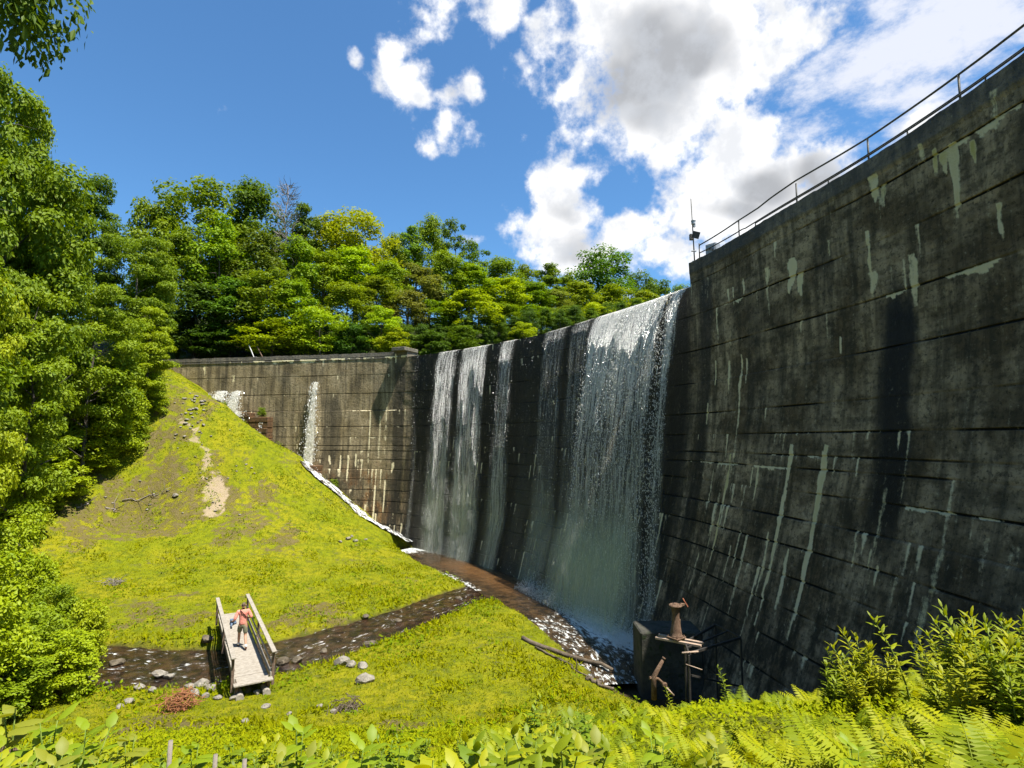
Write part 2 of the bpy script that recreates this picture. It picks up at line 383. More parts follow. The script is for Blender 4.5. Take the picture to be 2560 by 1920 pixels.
def front_z(x, y, raw=False):
    xf = x.ravel(); yf = y.ravel(); z = np.zeros(xf.shape)
    for k in range(0, len(xf), 40000):
        r = np.hypot(xf[k:k + 40000, None] - CP[None, :, 0], yf[k:k + 40000, None] - CP[None, :, 1])
        z[k:k + 40000] = _phi(r) @ _w[:n_] + _w[n_] + _w[n_ + 1] * xf[k:k + 40000] + _w[n_ + 2] * yf[k:k + 40000]
    z = np.clip(z.reshape(x.shape), -9.6, 40)
    flat = np.exp(-((z + 8.8) / 1.2) ** 2)
    z = z + (fbm(x / 2.2, y / 2.2, 3) - .47) * (.55 - .3 * flat) + (fbm(x * 1.7, y * 1.7, 12, 3) - .44) * .13
    if raw: return z
    wob = (fbm(x * .55, y * .55, 21) - .47) * 1.1
    best, al, _ = seg_dist(x, y, STREAM[:, :2]); Ls = np.concatenate([[0], np.cumsum(np.linalg.norm(np.diff(STREAM[:, :2], axis=0), axis=1))])
    hw = np.interp(al, Ls, STREAM[:, 2]) + wob * .7
    z = z - (z - (WZ - .22)) * (1 - sstep(best, hw - .1, hw + .5))
    b2, a2, _ = seg_dist(x, y, TOE); LT = sum(np.hypot(*(np.array(a) - np.array(b))) for a, b in zip(TOE[:-1], TOE[1:]))
    hw2 = toe_half(a2, LT) + wob * .35
    z = z - (z - (WZ - .22)) * (1 - sstep(b2, hw2 - .1, hw2 + .45)) * (z < -5)
    return z
def side_of(x, y):
    d, al, side = seg_dist(x, y, [tuple(p) for p in CURX[::6]] + [tuple(CURX[-1])])
    return d * side                                    # positive = behind the dam
def ground_z(x, y):
    x = np.asarray(x, dtype=float); y = np.asarray(y, dtype=float)
    sd = side_of(x, y); fz = front_z(x, y); bz = back_z(x, y)
    k = np.where(x < -38, sstep(sd, -9, 5), (sd > .6).astype(float))
    far = sstep(-x, 62, 95)
    fz = fz * (1 - far) + far * (12 + 20 * fbm(x / 60, y / 60, 8) + np.clip((-x - 90) * .12, 0, 60))
    fb = sstep(-y, 14, 40); fz = fz * (1 - fb) + fb * (2 + 14 * fbm(x / 50, y / 50, 4))
    return fz * (1 - k) + bz * k
def gz(x, y): return float(ground_z(np.array([x]), np.array([y]))[0])
if True:
    def axis(lo, hi, d, outer):
        c = list(np.arange(lo, hi, d)); st = d; q = lo; L = []
        while q > outer[0]: st *= 1.13; q -= st; L.append(q)
        q = c[-1]; st = d; Rr = []
        while q < outer[1]: st *= 1.13; q += st; Rr.append(q)
        return np.array(L[::-1] + c + Rr)
    gx = axis(-42, 13, .24, (-1500, 1500)); gy = axis(2, 60, .24, (-900, 1700))
    X, Y = np.meshgrid(gx, gy, indexing='ij'); Z = ground_z(X, Y)
    nx, ny = X.shape; idx = np.arange(nx * ny).reshape(nx, ny)
    F = np.stack([idx[:-1, :-1], idx[1:, :-1], idx[1:, 1:], idx[:-1, 1:]], -1).reshape(-1, 4)
    # bare earth: worn path down the mound, scars on its side, banks of the stream
    def spot(u, v, Yd, r, x=X, y=Y):
        p = pat(u, v, Y=Yd); return 1 - sstep(np.hypot(x - p[0], (y - p[1]) * .55), r * .4, r)
    SPOTS = [(460, 1015, 45.5, 1.0), (465, 1060, 44, .8), (465, 1035, 45, .9)]
    PATH = [tuple(pat(u, v, Y=Yd)[:2]) for u, v, Yd in ((385, 925, 49.5), (410, 950, 48.5), (430, 975, 47.5), (440, 1000, 46.5), (460, 1030, 45), (465, 1070, 43.8))]
    SCARS = [(300, 1050, 43, 4.2), (230, 1080, 42, 3), (380, 1060, 43, 3), (420, 1030, 45, 2.5), (330, 990, 46, 2.6), (480, 1020, 45, 2.2), (520, 1080, 42, 2), (230, 1130, 40, 2.2), (180, 1110, 41, 2.0), (560, 1040, 45, 2.4), (420, 900, 50, 2.6), (380, 880, 51, 2.0), (610, 1100, 42, 1.6),
             (330, 1340, 30, 1.8), (400, 1350, 29, 1.5), (640, 1340, 29.5, 1.6), (700, 1330, 30, 1.3), (300, 1500, 17, 1.5), (380, 1520, 16, 1.6), (250, 1530, 15, 1.2), (460, 1500, 17, 1.1), (700, 1560, 15, 1.2), (880, 1500, 17, .8), (1690, 1520, 7.5, .7), (1480, 1540, 7, .6), (1650, 1500, 8, .7), (1300, 1490, 18, .8)]
    def masks(x, y):
        x = x + (fbm(x * 1.1, y * 1.1, 61, 4) - .47) * 2.2; y = y + (fbm(x * 1.0, y * 1.0, 71, 4) - .47) * 2.6
        sand = np.maximum.reduce([spot(*q, x=x, y=y) for q in SPOTS])
        pd, _, _ = seg_dist(x, y, PATH)
        sand = np.maximum(sand, 1 - sstep(pd, .05, .45))
        n = fbm(x * .9, y * .9, 31)
        sand = np.clip(sand * 1.4 - (1 - n) * .75, 0, 1)
        scar = np.maximum.reduce([spot(*q, x=x, y=y) for q in SCARS])
        scar = sstep(scar * .75 + (n - .47) * 1.5 + (fbm(x * 3.1, y * 3.1, 33, 3) - .44) * 1.1, .22, .8)
        patch = sstep(fbm(x * .35, y * .35, 77), .56, .66) * .5
        return sand * .8, np.maximum(scar * .75, patch * sstep(y, 15, 30) * .6)
    sand, scar = masks(X, Y)
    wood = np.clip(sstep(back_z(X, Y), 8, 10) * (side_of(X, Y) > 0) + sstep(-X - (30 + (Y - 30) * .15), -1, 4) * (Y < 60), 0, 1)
    mt, a = material('earth_and_turf')
    co = a.n('ShaderNodeTexCoord').outputs['Object']
    n1 = a.noise(co, .35, 5); n2 = a.noise(co, 2.3, 6, .65); n3 = a.noise(co, 13, 5, .7)
    g = a.mix(a.step(n1, .38, .62), (.175, .195, .005), (.24, .225, .008))
    g = a.mix(a.step(n2, .42, .66), g, (.10, .125, .005))
    g = a.mix(a.step(n3, .52, .68, 0, .8), g, (.07, .075, .012))
    dirt = a.mix(a.step(n2, .35, .65), (.075, .055, .02), (.15, .115, .05))
    sandc = a.mix(n3, (.24, .17, .095), (.46, .37, .26))
    c = a.mix(a.step(a.math('ADD', a.math('MULTIPLY', a.attr('scar'), .8), a.math('ADD', a.math('MULTIPLY_ADD', n3, 1.5, -.75), a.math('MULTIPLY_ADD', n2, 1.6, -.8))), .22, .62, 0, .9), g, dirt)
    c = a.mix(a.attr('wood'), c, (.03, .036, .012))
    c = a.mix(a.step(a.math('ADD', a.math('MULTIPLY', a.attr('sand'), .8), a.math('ADD', a.math('MULTIPLY_ADD', n3, 1.2, -.6), a.math('MULTIPLY_ADD', n2, 1.2, -.6))), .22, .6, 0, .85), c, sandc)
    c = a.mix(a.attr('wet'), c, (.05, .038, .018))
    bp = a.n('ShaderNodeBump', i={'Strength': .9, 'Distance': .12, 'Height': a.math('ADD', n3, a.math('MULTIPLY', n2, 1.5))})
    b = a.n('ShaderNodeBsdfPrincipled', i={'Base Color': c, 'Roughness': .95, 'Specular IOR Level': .1, 'Normal': bp.outputs[0]}); finish(a, b.outputs[0])
    wet = sstep(-Z, -WZ - .12, -WZ + .05) * (side_of(X, Y) < 0) * (Z < -8)
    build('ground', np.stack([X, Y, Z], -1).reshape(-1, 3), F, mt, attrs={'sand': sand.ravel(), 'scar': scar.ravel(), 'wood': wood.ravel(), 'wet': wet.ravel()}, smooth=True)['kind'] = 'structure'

# ------------------------------------------------------------------ water
def water_mat(name, c1, c2, foam_amt, scale=2.2, rough=.12, bump=.5):
    mt, a = material(name)
    uvn = a.n('ShaderNodeUVMap').outputs[0]; st = a.scale(uvn, (1, .33, 1))
    n1 = a.noise(st, scale, 6, .6, .8); n2 = a.noise(st, scale * 3.1, 6, .65, .5); n3 = a.noise(uvn, .5, 3)
    foam = a.step(a.math('ADD', a.math('MULTIPLY', n2, .7), a.math('ADD', a.math('MULTIPLY', n1, .4), a.math('MULTIPLY', a.attr('foam'), .55))), .765 - foam_amt, .89 - foam_amt)  # white flecks: foam, and painted glints on the ripples
    bed = a.mix(a.step(a.noise(uvn, 1.6, 6, .7), .38, .64), c1, c2)
    bed = a.mix(a.attr('gold'), bed, (.21, .10, .035))  # orange of the sunlit stretch, painted into the bed colour
    c = a.mix(foam, bed, (.72, .74, .72))
    h = a.math('ADD', n1, a.math('MULTIPLY', n2, .6))
    bp = a.n('ShaderNodeBump', i={'Strength': bump, 'Distance': .22, 'Height': h})
    rg = a.math('MULTIPLY_ADD', foam, .6, rough)
    b = a.n('ShaderNodeBsdfPrincipled', i={'Base Color': c, 'Roughness': rg, 'Specular IOR Level': .6, 'IOR': 1.33, 'Normal': bp.outputs[0]}); finish(a, b.outputs[0]); return mt
M_STREAM = water_mat('stream_water', (.008, .005, .003), (.05, .026, .011), .06, bump=1.0)
M_TOE = water_mat('pool_water', (.016, .012, .007), (.075, .045, .02), .045, bump=1.0)
def ribbon(name, pts, half, zf, mat, nacross=14, foamf=None, goldf=None, res=.35):
    pts = catmull(np.array(pts, dtype=float)[:, :2], 10); L = np.concatenate([[0], np.cumsum(np.linalg.norm(np.diff(pts, axis=0), axis=1))])
    m_ = int(L[-1] / res); ss = np.linspace(0, L[-1], m_)
    q = np.stack([np.interp(ss, L, pts[:, 0]), np.interp(ss, L, pts[:, 1])], -1)
    d = np.gradient(q, axis=0); d /= np.linalg.norm(d, axis=1, keepdims=True); nn = np.stack([-d[:, 1], d[:, 0]], -1)
    hw = half(ss / L[-1]) if callable(half) else np.full(m_, half)
    t = np.linspace(-1, 1, nacross)
    XY = q[:, None] + nn[:, None] * (t[None, :, None] * hw[:, None, None])
    zz = zf(ss[:, None] / L[-1], t[None, :], XY[..., 0], XY[..., 1]) * np.ones(XY.shape[:2])
    V = np.concatenate([XY, zz[..., None]], -1).reshape(-1, 3)
    idx = np.arange(m_ * nacross).reshape(m_, nacross)
    F = np.stack([idx[:-1, :-1], idx[1:, :-1], idx[1:, 1:], idx[:-1, 1:]], -1).reshape(-1, 4)[:, ::-1]
    uv = np.stack([(t[None] * hw[:, None]), np.broadcast_to(ss[:, None], (m_, nacross))], -1).reshape(-1, 2)
    T, A_ = np.broadcast_arrays(t[None, :], (ss / L[-1])[:, None])
    fo = foamf(A_, T) if foamf else T * 0; go = goldf(A_, T) if goldf else T * 0
    return build(name, V, F, mat, attrs={'foam': fo.ravel(), 'gold': go.ravel()}, smooth=True, uv=uv)
rip = lambda x, y, k=1: (fbm(x * 1.6, y * 1.6, 51, 4) - .47) * .16 * k
st = ribbon('stream', STREAM[:, :2], 3.2, lambda a_, t, x, y: WZ + rip(x, y) - .03 * a_, M_STREAM, 26, res=.25,
            foamf=lambda A_, T: .16 + 0 * T); st['kind'] = 'structure'  # even flecks all along, painted glints as well as foam
# the run of water along the foot of the dam, foaming under the big fall
def toe_foam(A_, T):
    f = np.exp(-((A_ - .2) / .13) ** 2) * sstep(-T, -.9, .5) * .95
    f = np.maximum(f, (A_ < .3) * (.3 + 0 * T)); f = np.maximum(f, sstep(-T, .30, .62) * .33 * (A_ > .38)); f = np.maximum(f, sstep(T, .62, .92) * .36 * (A_ > .5))
    return f + sstep(A_, .86, 1.0) * .5
to = ribbon('channel_water', TOE, 2.6, lambda a_, t, x, y: WZ + .012 + rip(x, y, 1 + 0 * x) * np.interp(a_, [0, .35, .45, 1], [1.6, 1.2, .3, .3]) + .02, M_TOE, 22, res=.25, foamf=toe_foam,
            goldf=lambda A_, T: sstep(A_, .40, .5) * (1 - sstep(A_, .72, .85)) * (1 - sstep(np.abs(T), .1, .8)) * .38); to['kind'] = 'structure'

mt, a = material('lake_water')
b = a.n('ShaderNodeBsdfPrincipled', i={'Base Color': (.02, .035, .025, 1), 'Roughness': .06, 'Specular IOR Level': .5,
        'Normal': a.n('ShaderNodeBump', i={'Strength': .3, 'Distance': .1, 'Height': a.noise(a.n('ShaderNodeTexCoord').outputs['Object'], 1.2, 4)}).outputs[0]}); finish(a, b.outputs[0])
wl = [(*(cxy(s) - cnrm(s) * .9), HC + .03) for s in np.linspace(0, S_END + 2, 90)]
outer = [(-42, 75, HC + .03), (-30, 140, HC + .03), (300, 400, HC + .03), (900, 300, HC + .03), (900, -300, HC + .03), (60, -200, HC + .03), (10, -40, HC + .03)]
pg = wl + outer
build('reservoir_water', pg, [tuple(range(len(pg) - 1, -1, -1))], mt)['kind'] = 'structure'

# ------------------------------------------------------------------ the dam wall
JOINTS = sorted([7.75, 6.1, 4.35, 2.75, 1.25, .25, -.55, -1.0, -1.8, -2.7, -3.6, -4.55, -5.5, -6.5, -7.5, -8.4], reverse=True)
def wall_part(name, s0, s1, ztop, ds, parent, label=None):
    zr = list(np.arange(-10.4, ztop, .075)) + [ztop]
    zr = [z for z in zr if min(abs(z - j) for j in JOINTS) > .05] + [j + e for j in JOINTS if j < ztop - .1 for e in (-.045, -.02, .02, .045)]
    zr = np.array(sorted(zr)); ss = np.arange(s0, s1, ds); ss = np.append(ss, s1)
    Sg, Zg = np.meshgrid(ss, zr, indexing='ij')
    jit = fbm(Sg * 1.3, Zg * 0 + 3, 7, 3)
    j = np.zeros(Sg.shape)
    for q in JOINTS: j = np.maximum(j, (np.abs(Zg - q) < .03) * 1.0 * np.clip(fbm(Sg * .5, Zg * 0 + q * 7, 13, 4) * 3.4 - .9, .18, 1))
    ex = -.045 * j + (fbm(Sg * 1.1, Zg * 1.1, 2) - .47) * .05 + (fbm(Sg * 6, Zg * 6, 5, 3) - .44) * .02
    lift = np.searchsorted(JOINTS[::-1], Zg)
    ex = ex + ((lift * 7919 % 13) / 13 - .5) * .035
    cope = sstep(Zg, ztop - .62, ztop - .58)
    if ztop > HC: ex = ex + .05 * cope
    Vv = wall(Sg, Zg, ex)
    # crumbling top edge
    Vv[:, -1, 2] += (fbm(ss * 2.2, ss * 0 + 9, 3) - .45) * (.10 if ztop > HC else .0)
    nx, ny = Sg.shape; idx = np.arange(nx * ny).reshape(nx, ny)
    F = np.stack([idx[:-1, :-1], idx[:-1, 1:], idx[1:, 1:], idx[1:, :-1]], -1).reshape(-1, 4)
    V = Vv.reshape(-1, 3)
    # stains
    white = np.zeros(Sg.shape); dark = np.zeros(Sg.shape); yell = np.zeros(Sg.shape)
    for (u0, v0, v1, wd, st_, yl) in STAINS:
        hs, hz0 = hit(u0, v0); 
        if hs < s0 - 1 or hs > s1 + 1: continue
        du = np.abs(_PP[..., 1] - v1) + np.abs(_s[:, None] - hs) * 400
        i, jx = np.unravel_index(np.argmin(du), du.shape); hz1 = _z[jx]
        if hz1 >= hz0: hz1 = hz0 - .4
        t = (hz0 - Zg) / (hz0 - hz1)
        seed = int(u0 * 7 + v0)
        cw = 1.3 * wd * (.45 + .9 * fbm(Zg * 1.7, Zg * 0 + seed % 50, seed % 97, 3)) * np.interp(t, [0, .15, .6, 1], [.8, 1, .8, .35])
        cen = hs + (fbm(Zg * .9, Zg * 0 + 2.5, seed % 89, 3) - .47) * wd * 1.6
        mk = (1 - sstep(np.abs(Sg - cen), cw * .35, cw * .62)) * (t > -.02) * (t < 1.02) * (1 - .5 * sstep(t, .7, 1))
        white = np.maximum(white, mk * st_); yell = np.maximum(yell, mk * yl)
    rg = np.random.default_rng(int(s0 * 10) + 5)
    for k in range(int((s1 - s0) * 14)):                                  # many small lime runs that start at a joint
        q = JOINTS[rg.integers(0, len(JOINTS))]; c0 = rg.uniform(s0, s1); L = rg.exponential(.4 if q > -.6 else .8) + .08; wd = rg.uniform(.03, .09 if q > -.6 else .13)
        if fbm(np.array([c0 * .5]), np.array([q * 2.]), 3)[0] < .47: continue
        i0 = max(0, int((c0 - .3 - s0) / ds)); i1 = min(len(ss), int((c0 + .3 - s0) / ds) + 2)
        sub = (slice(i0, i1),); t = (q - Zg[sub]) / L
        mk = (1 - sstep(np.abs(Sg[sub] - c0 - (fbm(Zg[sub] * 4, Zg[sub] * 0 + k, 3, 2) - .4) * .06), wd * .3, wd * (1.1 - .7 * np.clip(t, 0, 1)))) * (t > 0) * (t < 1) * (1 - .6 * np.clip(t, 0, 1))
        white[sub] = np.maximum(white[sub], mk * rg.uniform(.3, .9))
    for (u0, v0, u1, amp) in LIMELINES:                                   # lime weeping along a joint
        h0, z0 = hit(u0, v0); h1, _ = hit(u1, v0)
        zj = min(JOINTS, key=lambda q: abs(q - z0)); lo, hi = min(h0, h1), max(h0, h1)
        n = fbm(Sg * 1.5, Sg * 0 + v0, 17, 4)
        dep = np.maximum((n - .40) * 2.4, .03) * amp
        mk = ((Zg < zj + .02) & (Zg > zj - dep) & (Sg > lo) & (Sg < hi)) * (.45 + .5 * fbm(Sg * 7, Zg * 5, 8, 3))
        white = np.maximum(white, mk)
    for (u0, u1, v0, v1, amt) in DARKS:
        h0, z0 = hit(u0, (v0 + v1) / 2); h1, _ = hit(u1, (v0 + v1) / 2); lo, hi = min(h0, h1), max(h0, h1)
        _, za = hit((u0 + u1) / 2, v0); _, zb = hit((u0 + u1) / 2, v1)
        e = .25 + .2 * fbm(Zg * .8, Zg * 0 + u0, 6, 3); wv_ = (fbm(Zg * .5, Zg * 0 + u0, 4, 3) - .47) * .7
        mk = sstep(Sg + wv_, lo - e * .5, lo + e * .5) * (1 - sstep(Sg + wv_, hi - e, hi + e)) * (1 - sstep(Zg + (fbm(Sg * 2.5, Sg * 0 + u0, 9, 3) - .45) * 1.6, za - 1.3, za + .5)) * sstep(Zg, zb - .8, zb + .8)
        dark = np.maximum(dark, mk * amt)
    wl_ = sstep(Sg, S_R - .6, S_R + .6) * (1 - sstep(Sg, S_L - 1.2, S_L + .3))          # the wetted spillway
    dark = np.maximum(dark, wl_ * (.93 + .07 * fbm(Sg, Zg, 2)))
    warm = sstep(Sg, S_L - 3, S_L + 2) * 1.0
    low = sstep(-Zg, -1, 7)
    at_ = {'white': white, 'yellow': yell, 'darkwet': dark, 'joint': j, 'warm': warm, 'low': low, 'cope': cope * (ztop > HC)}
    nv = len(V)
    # top, back and ends
    top = Vv[:, -1]; backxy = cxy(ss) - cnrm(ss) * 1.5
    bt = np.concatenate([backxy, np.full((len(ss), 1), ztop)], -1); bb = np.concatenate([backxy, np.full((len(ss), 1), -10.4)], -1)
    base = len(V); V = np.vstack([V, top, bt, bt, bb])
    n = len(ss); r = np.arange(n - 1)
    def strip(a0, b0): return np.stack([a0 + r, b0 + r, b0 + r + 1, a0 + r + 1], -1)
    F = np.vstack([F, strip(base, base + n), strip(base + 2 * n, base + 3 * n)])
    fl = [F]
    A2 = {k: np.concatenate([v_.ravel(), np.zeros(4 * n) + (1 if k == 'cope' and ztop > HC else 0)]) for k, v_ in at_.items()}
    uv = np.concatenate([np.stack([Sg, Zg], -1).reshape(-1, 2), np.tile(np.stack([ss, np.full(n, ztop)], -1), (4, 1))])
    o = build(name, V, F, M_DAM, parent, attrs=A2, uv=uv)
    sm = np.zeros(len(o.data.polygons), dtype=bool); sm[:nx * ny] = False; o.data.polygons.foreach_set('use_smooth', sm)
    # end faces (small meshes joined as extra geometry)
    for e, sgn in ((0, 1), (n - 1, -1)):
        mb = MB()
        col = [tuple(Vv[e, k]) for k in range(0, ny, 6)] + [tuple(Vv[e, -1])]
        poly = col + [tuple(bt[e]), tuple(bb[e])]
        mb.add(poly, [tuple(range(len(poly)))[::sgn]])
        mb.build('end_face', M_CONCD if ztop > HL else M_CONC, parent)
    return o
# (u, v0, v1, width m, strength, yellow)
STAINS = [(1709, 965, 1345, .17, 1, .25), (1783, 965, 1372, .2, .95, .45), (1703, 1190, 1335, .12, .85, .2), (1660, 1150, 1285, .12, .6, .2), (1600, 770, 985, .16, .55, .1), (1578, 985, 1240, .15, .6, .6), (1555, 1060, 1260, .09, .4, .3),
          (1640, 1010, 1080, .09, .8, .2), (1625, 1012, 1060, .06, .8, .1), (1545, 780, 850, .07, .8, .1), (1575, 780, 850, .12, .8, .2), (1612, 775, 830, .09, .6, 0), (1528, 872, 918, .09, .9, .5),
          (1815, 730, 765, .07, .9, .1), (1705, 560, 632, .45, .85, .1), (1730, 590, 640, .3, .7, .2), (1655, 580, 620, .3, .5, .1), (1570, 625, 655, .12, .8, 0), (1583, 620, 650, .12, .8, 0), (1604, 605, 640, .12, .7, 0),
          (1888, 375, 440, .38, .7, .55), (1905, 400, 450, .2, .5, .8), (1870, 500, 600, .1, .8, .2), (1880, 590, 640, .4, .6, .1), (1975, 545, 660, .32, .55, .05), (1955, 560, 640, .15, .4, 0),
          (2055, 315, 470, .24, 1, .3), (2040, 330, 380, .18, .8, .8), (2098, 300, 352, .16, .9, .9), (2018, 322, 378, .18, .7, .8), (1990, 310, 350, .2, .5, .2), (2145, 200, 290, .2, .5, .1), (2160, 440, 520, .1, .85, .6), (1790, 520, 560, .12, .4, .2),
          (1910, 1060, 1290, .12, .3, .3), (1880, 1190, 1235, .09, .6, .3), (1850, 1150, 1260, .07, .5, .2), (2040, 1190, 1300, .16, .4, .6), (2000, 1290, 1420, .3, .3, .2), (1990, 1180, 1250, .1, .3, 0), (2130, 1160, 1260, .2, .25, 0), (2180, 1180, 1240, .2, .25, 0),
          (1600, 1150, 1240, .08, .6, .2), (1578, 1180, 1280, .08, .5, .2), (1510, 1190, 1290, .08, .5, .1), (1530, 1300, 1400, .1, .3, .1), (1545, 1000, 1100, .08, .5, .1), (1525, 990, 1050, .06, .5, .1), (1900, 1225, 1265, .1, .8, .2),
          # left wing
          (752, 985, 1040, .14, .9, 0), (790, 1090, 1150, .16, 1, 0), (810, 1050, 1140, .16, 1, 0), (832, 1040, 1110, .14, .9, 0), (812, 1110, 1160, .1, .9, 0), (800, 890, 1000, .12, .6, 0), (822, 900, 1000, .12, .5, 0), (835, 870, 980, .1, .6, 0), (850, 1000, 1030, .16, .8, 0),
          (692, 980, 1000, .12, .8, 0), (712, 985, 1010, .14, .8, 0), (735, 985, 1030, .1, .8, 0), (505, 812, 830, .3, .5, .2), (770, 980, 1010, .1, .8, 0), (868, 1130, 1160, .12, .6, 0), (640, 960, 1000, .1, .5, 0), (440, 790, 812, .2, .7, .3), (855, 765, 785, .2, .6, 0)]
LIMELINES = [(1900, 590, 2210, .35), (2000, 330, 2210, .45), (1560, 620, 1640, .3), (1660, 965, 1850, .1), (1480, 985, 1700, .12), (760, 880, 860, .12), (770, 905, 860, .12), (800, 940, 860, .15), (1950, 1130, 2200, .1), (1640, 1010, 1700, .1), (540, 788, 880, .5)]
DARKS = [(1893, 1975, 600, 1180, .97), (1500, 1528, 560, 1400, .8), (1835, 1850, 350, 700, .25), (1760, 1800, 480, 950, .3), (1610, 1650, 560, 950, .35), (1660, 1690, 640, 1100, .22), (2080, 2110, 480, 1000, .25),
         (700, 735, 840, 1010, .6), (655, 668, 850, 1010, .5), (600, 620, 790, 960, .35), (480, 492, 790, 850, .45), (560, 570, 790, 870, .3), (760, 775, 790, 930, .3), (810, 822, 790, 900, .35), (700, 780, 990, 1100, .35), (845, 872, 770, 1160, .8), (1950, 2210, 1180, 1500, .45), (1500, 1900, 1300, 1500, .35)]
mt, a = material('weathered_dam_concrete'); M_DAM = mt
uvn = a.n('ShaderNodeUVMap').outputs[0]
nv = a.noise(a.scale(uvn, (1.0, .10, 1)), 2.4, 6, .6); nv2 = a.noise(a.scale(uvn, (1.0, .06, 1)), 7.5, 5, .6)
nb = a.noise(uvn, .55, 5, .6); nf = a.noise(uvn, 7.0, 7, .72); nh = a.noise(a.scale(uvn, (.12, 1.0, 1)), 2.6, 5, .6); ng = a.noise(uvn, 28.0, 4, .7)
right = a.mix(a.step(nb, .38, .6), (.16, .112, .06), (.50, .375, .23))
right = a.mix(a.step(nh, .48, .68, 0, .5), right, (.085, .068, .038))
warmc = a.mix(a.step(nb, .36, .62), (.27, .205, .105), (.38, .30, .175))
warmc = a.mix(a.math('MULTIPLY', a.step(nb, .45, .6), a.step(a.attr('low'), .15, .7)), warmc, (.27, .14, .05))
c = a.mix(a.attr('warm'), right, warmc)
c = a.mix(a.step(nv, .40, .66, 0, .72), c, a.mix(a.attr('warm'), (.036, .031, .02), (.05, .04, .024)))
c = a.mix(a.step(nv2, .55, .75, 0, .4), c, (.2, .18, .12))
c = a.mix(a.step(nf, .56, .72, 0, .6), c, a.mix(a.attr('warm'), (.24, .205, .13), (.27, .22, .14)))
c = a.mix(a.step(nf, .50, .33, 0, .85), c, (.034, .026, .016))
nm_ = a.noise(uvn, 2.1, 8, .72)
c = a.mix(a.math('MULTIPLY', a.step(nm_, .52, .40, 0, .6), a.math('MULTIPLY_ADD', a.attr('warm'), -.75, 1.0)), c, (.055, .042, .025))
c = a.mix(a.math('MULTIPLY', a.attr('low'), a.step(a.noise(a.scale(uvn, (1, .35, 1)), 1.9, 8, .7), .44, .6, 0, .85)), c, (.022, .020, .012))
c = a.mix(a.math('MULTIPLY', a.attr('cope'), .6), c, (.085, .09, .10))
c = a.mix(a.attr('darkwet'), c, a.mix(nf, (.0085, .0075, .005), (.02, .017, .011)))
c = a.mix(a.step(a.attr('joint'), .2, .9), c, (.008, .007, .005))
wt_ = a.math('ADD', a.attr('white'), a.math('ADD', a.math('MULTIPLY_ADD', nf, 1.1, -.55), a.math('MULTIPLY_ADD', nv2, .9, -.45)))
wc = a.mix(a.math('MULTIPLY', a.attr('yellow'), a.step(nb, .35, .6)), (.82, .70, .44), (.56, .47, .13))
c = a.mix(a.step(wt_, .10, .58, 0, .97), c, wc)
hgt = a.math('ADD', a.math('MULTIPLY', nf, 1.2), a.math('MULTIPLY', ng, .5))
bp = a.n('ShaderNodeBump', i={'Strength': 1.0, 'Distance': .06, 'Height': hgt})
rgh = a.math('MULTIPLY_ADD', a.attr('darkwet'), -.45, .92)
b = a.n('ShaderNodeBsdfPrincipled', i={'Base Color': c, 'Roughness': rgh, 'Specular IOR Level': .25, 'Normal': bp.outputs[0]}); finish(a, b.outputs[0])

dam = empty('dam', (8, 28, -9.5)); tag(dam, 'curved concrete dam wall streaked with white lime, water spilling over its lower middle crest', 'dam')
dam_loc = Vector(dam.location)
parts = [wall_part('retaining_wall', s_near((9.2, -7)), S_R, HR, .07, dam), wall_part('spillway_face', S_R, S_L, HC, .11, dam), wall_part('wing_wall', S_L, S_END, HL, .13, dam)]
for o in [q for q in C.objects if q.parent == dam]: o.location = -dam_loc
# raised block at the left end of the spillway crest
p0 = cxy(S_L + .6); tn = cnrm(S_L + .6)
mb = MB().box((*(p0 - tn * .4), HL + .12), (1.5, 2.1, .34), rz=math.atan2(tn[1], tn[0]) - math.pi / 2, bev=.04)
o = mb.build('end_block', M_CONC, dam, loc=-dam_loc)
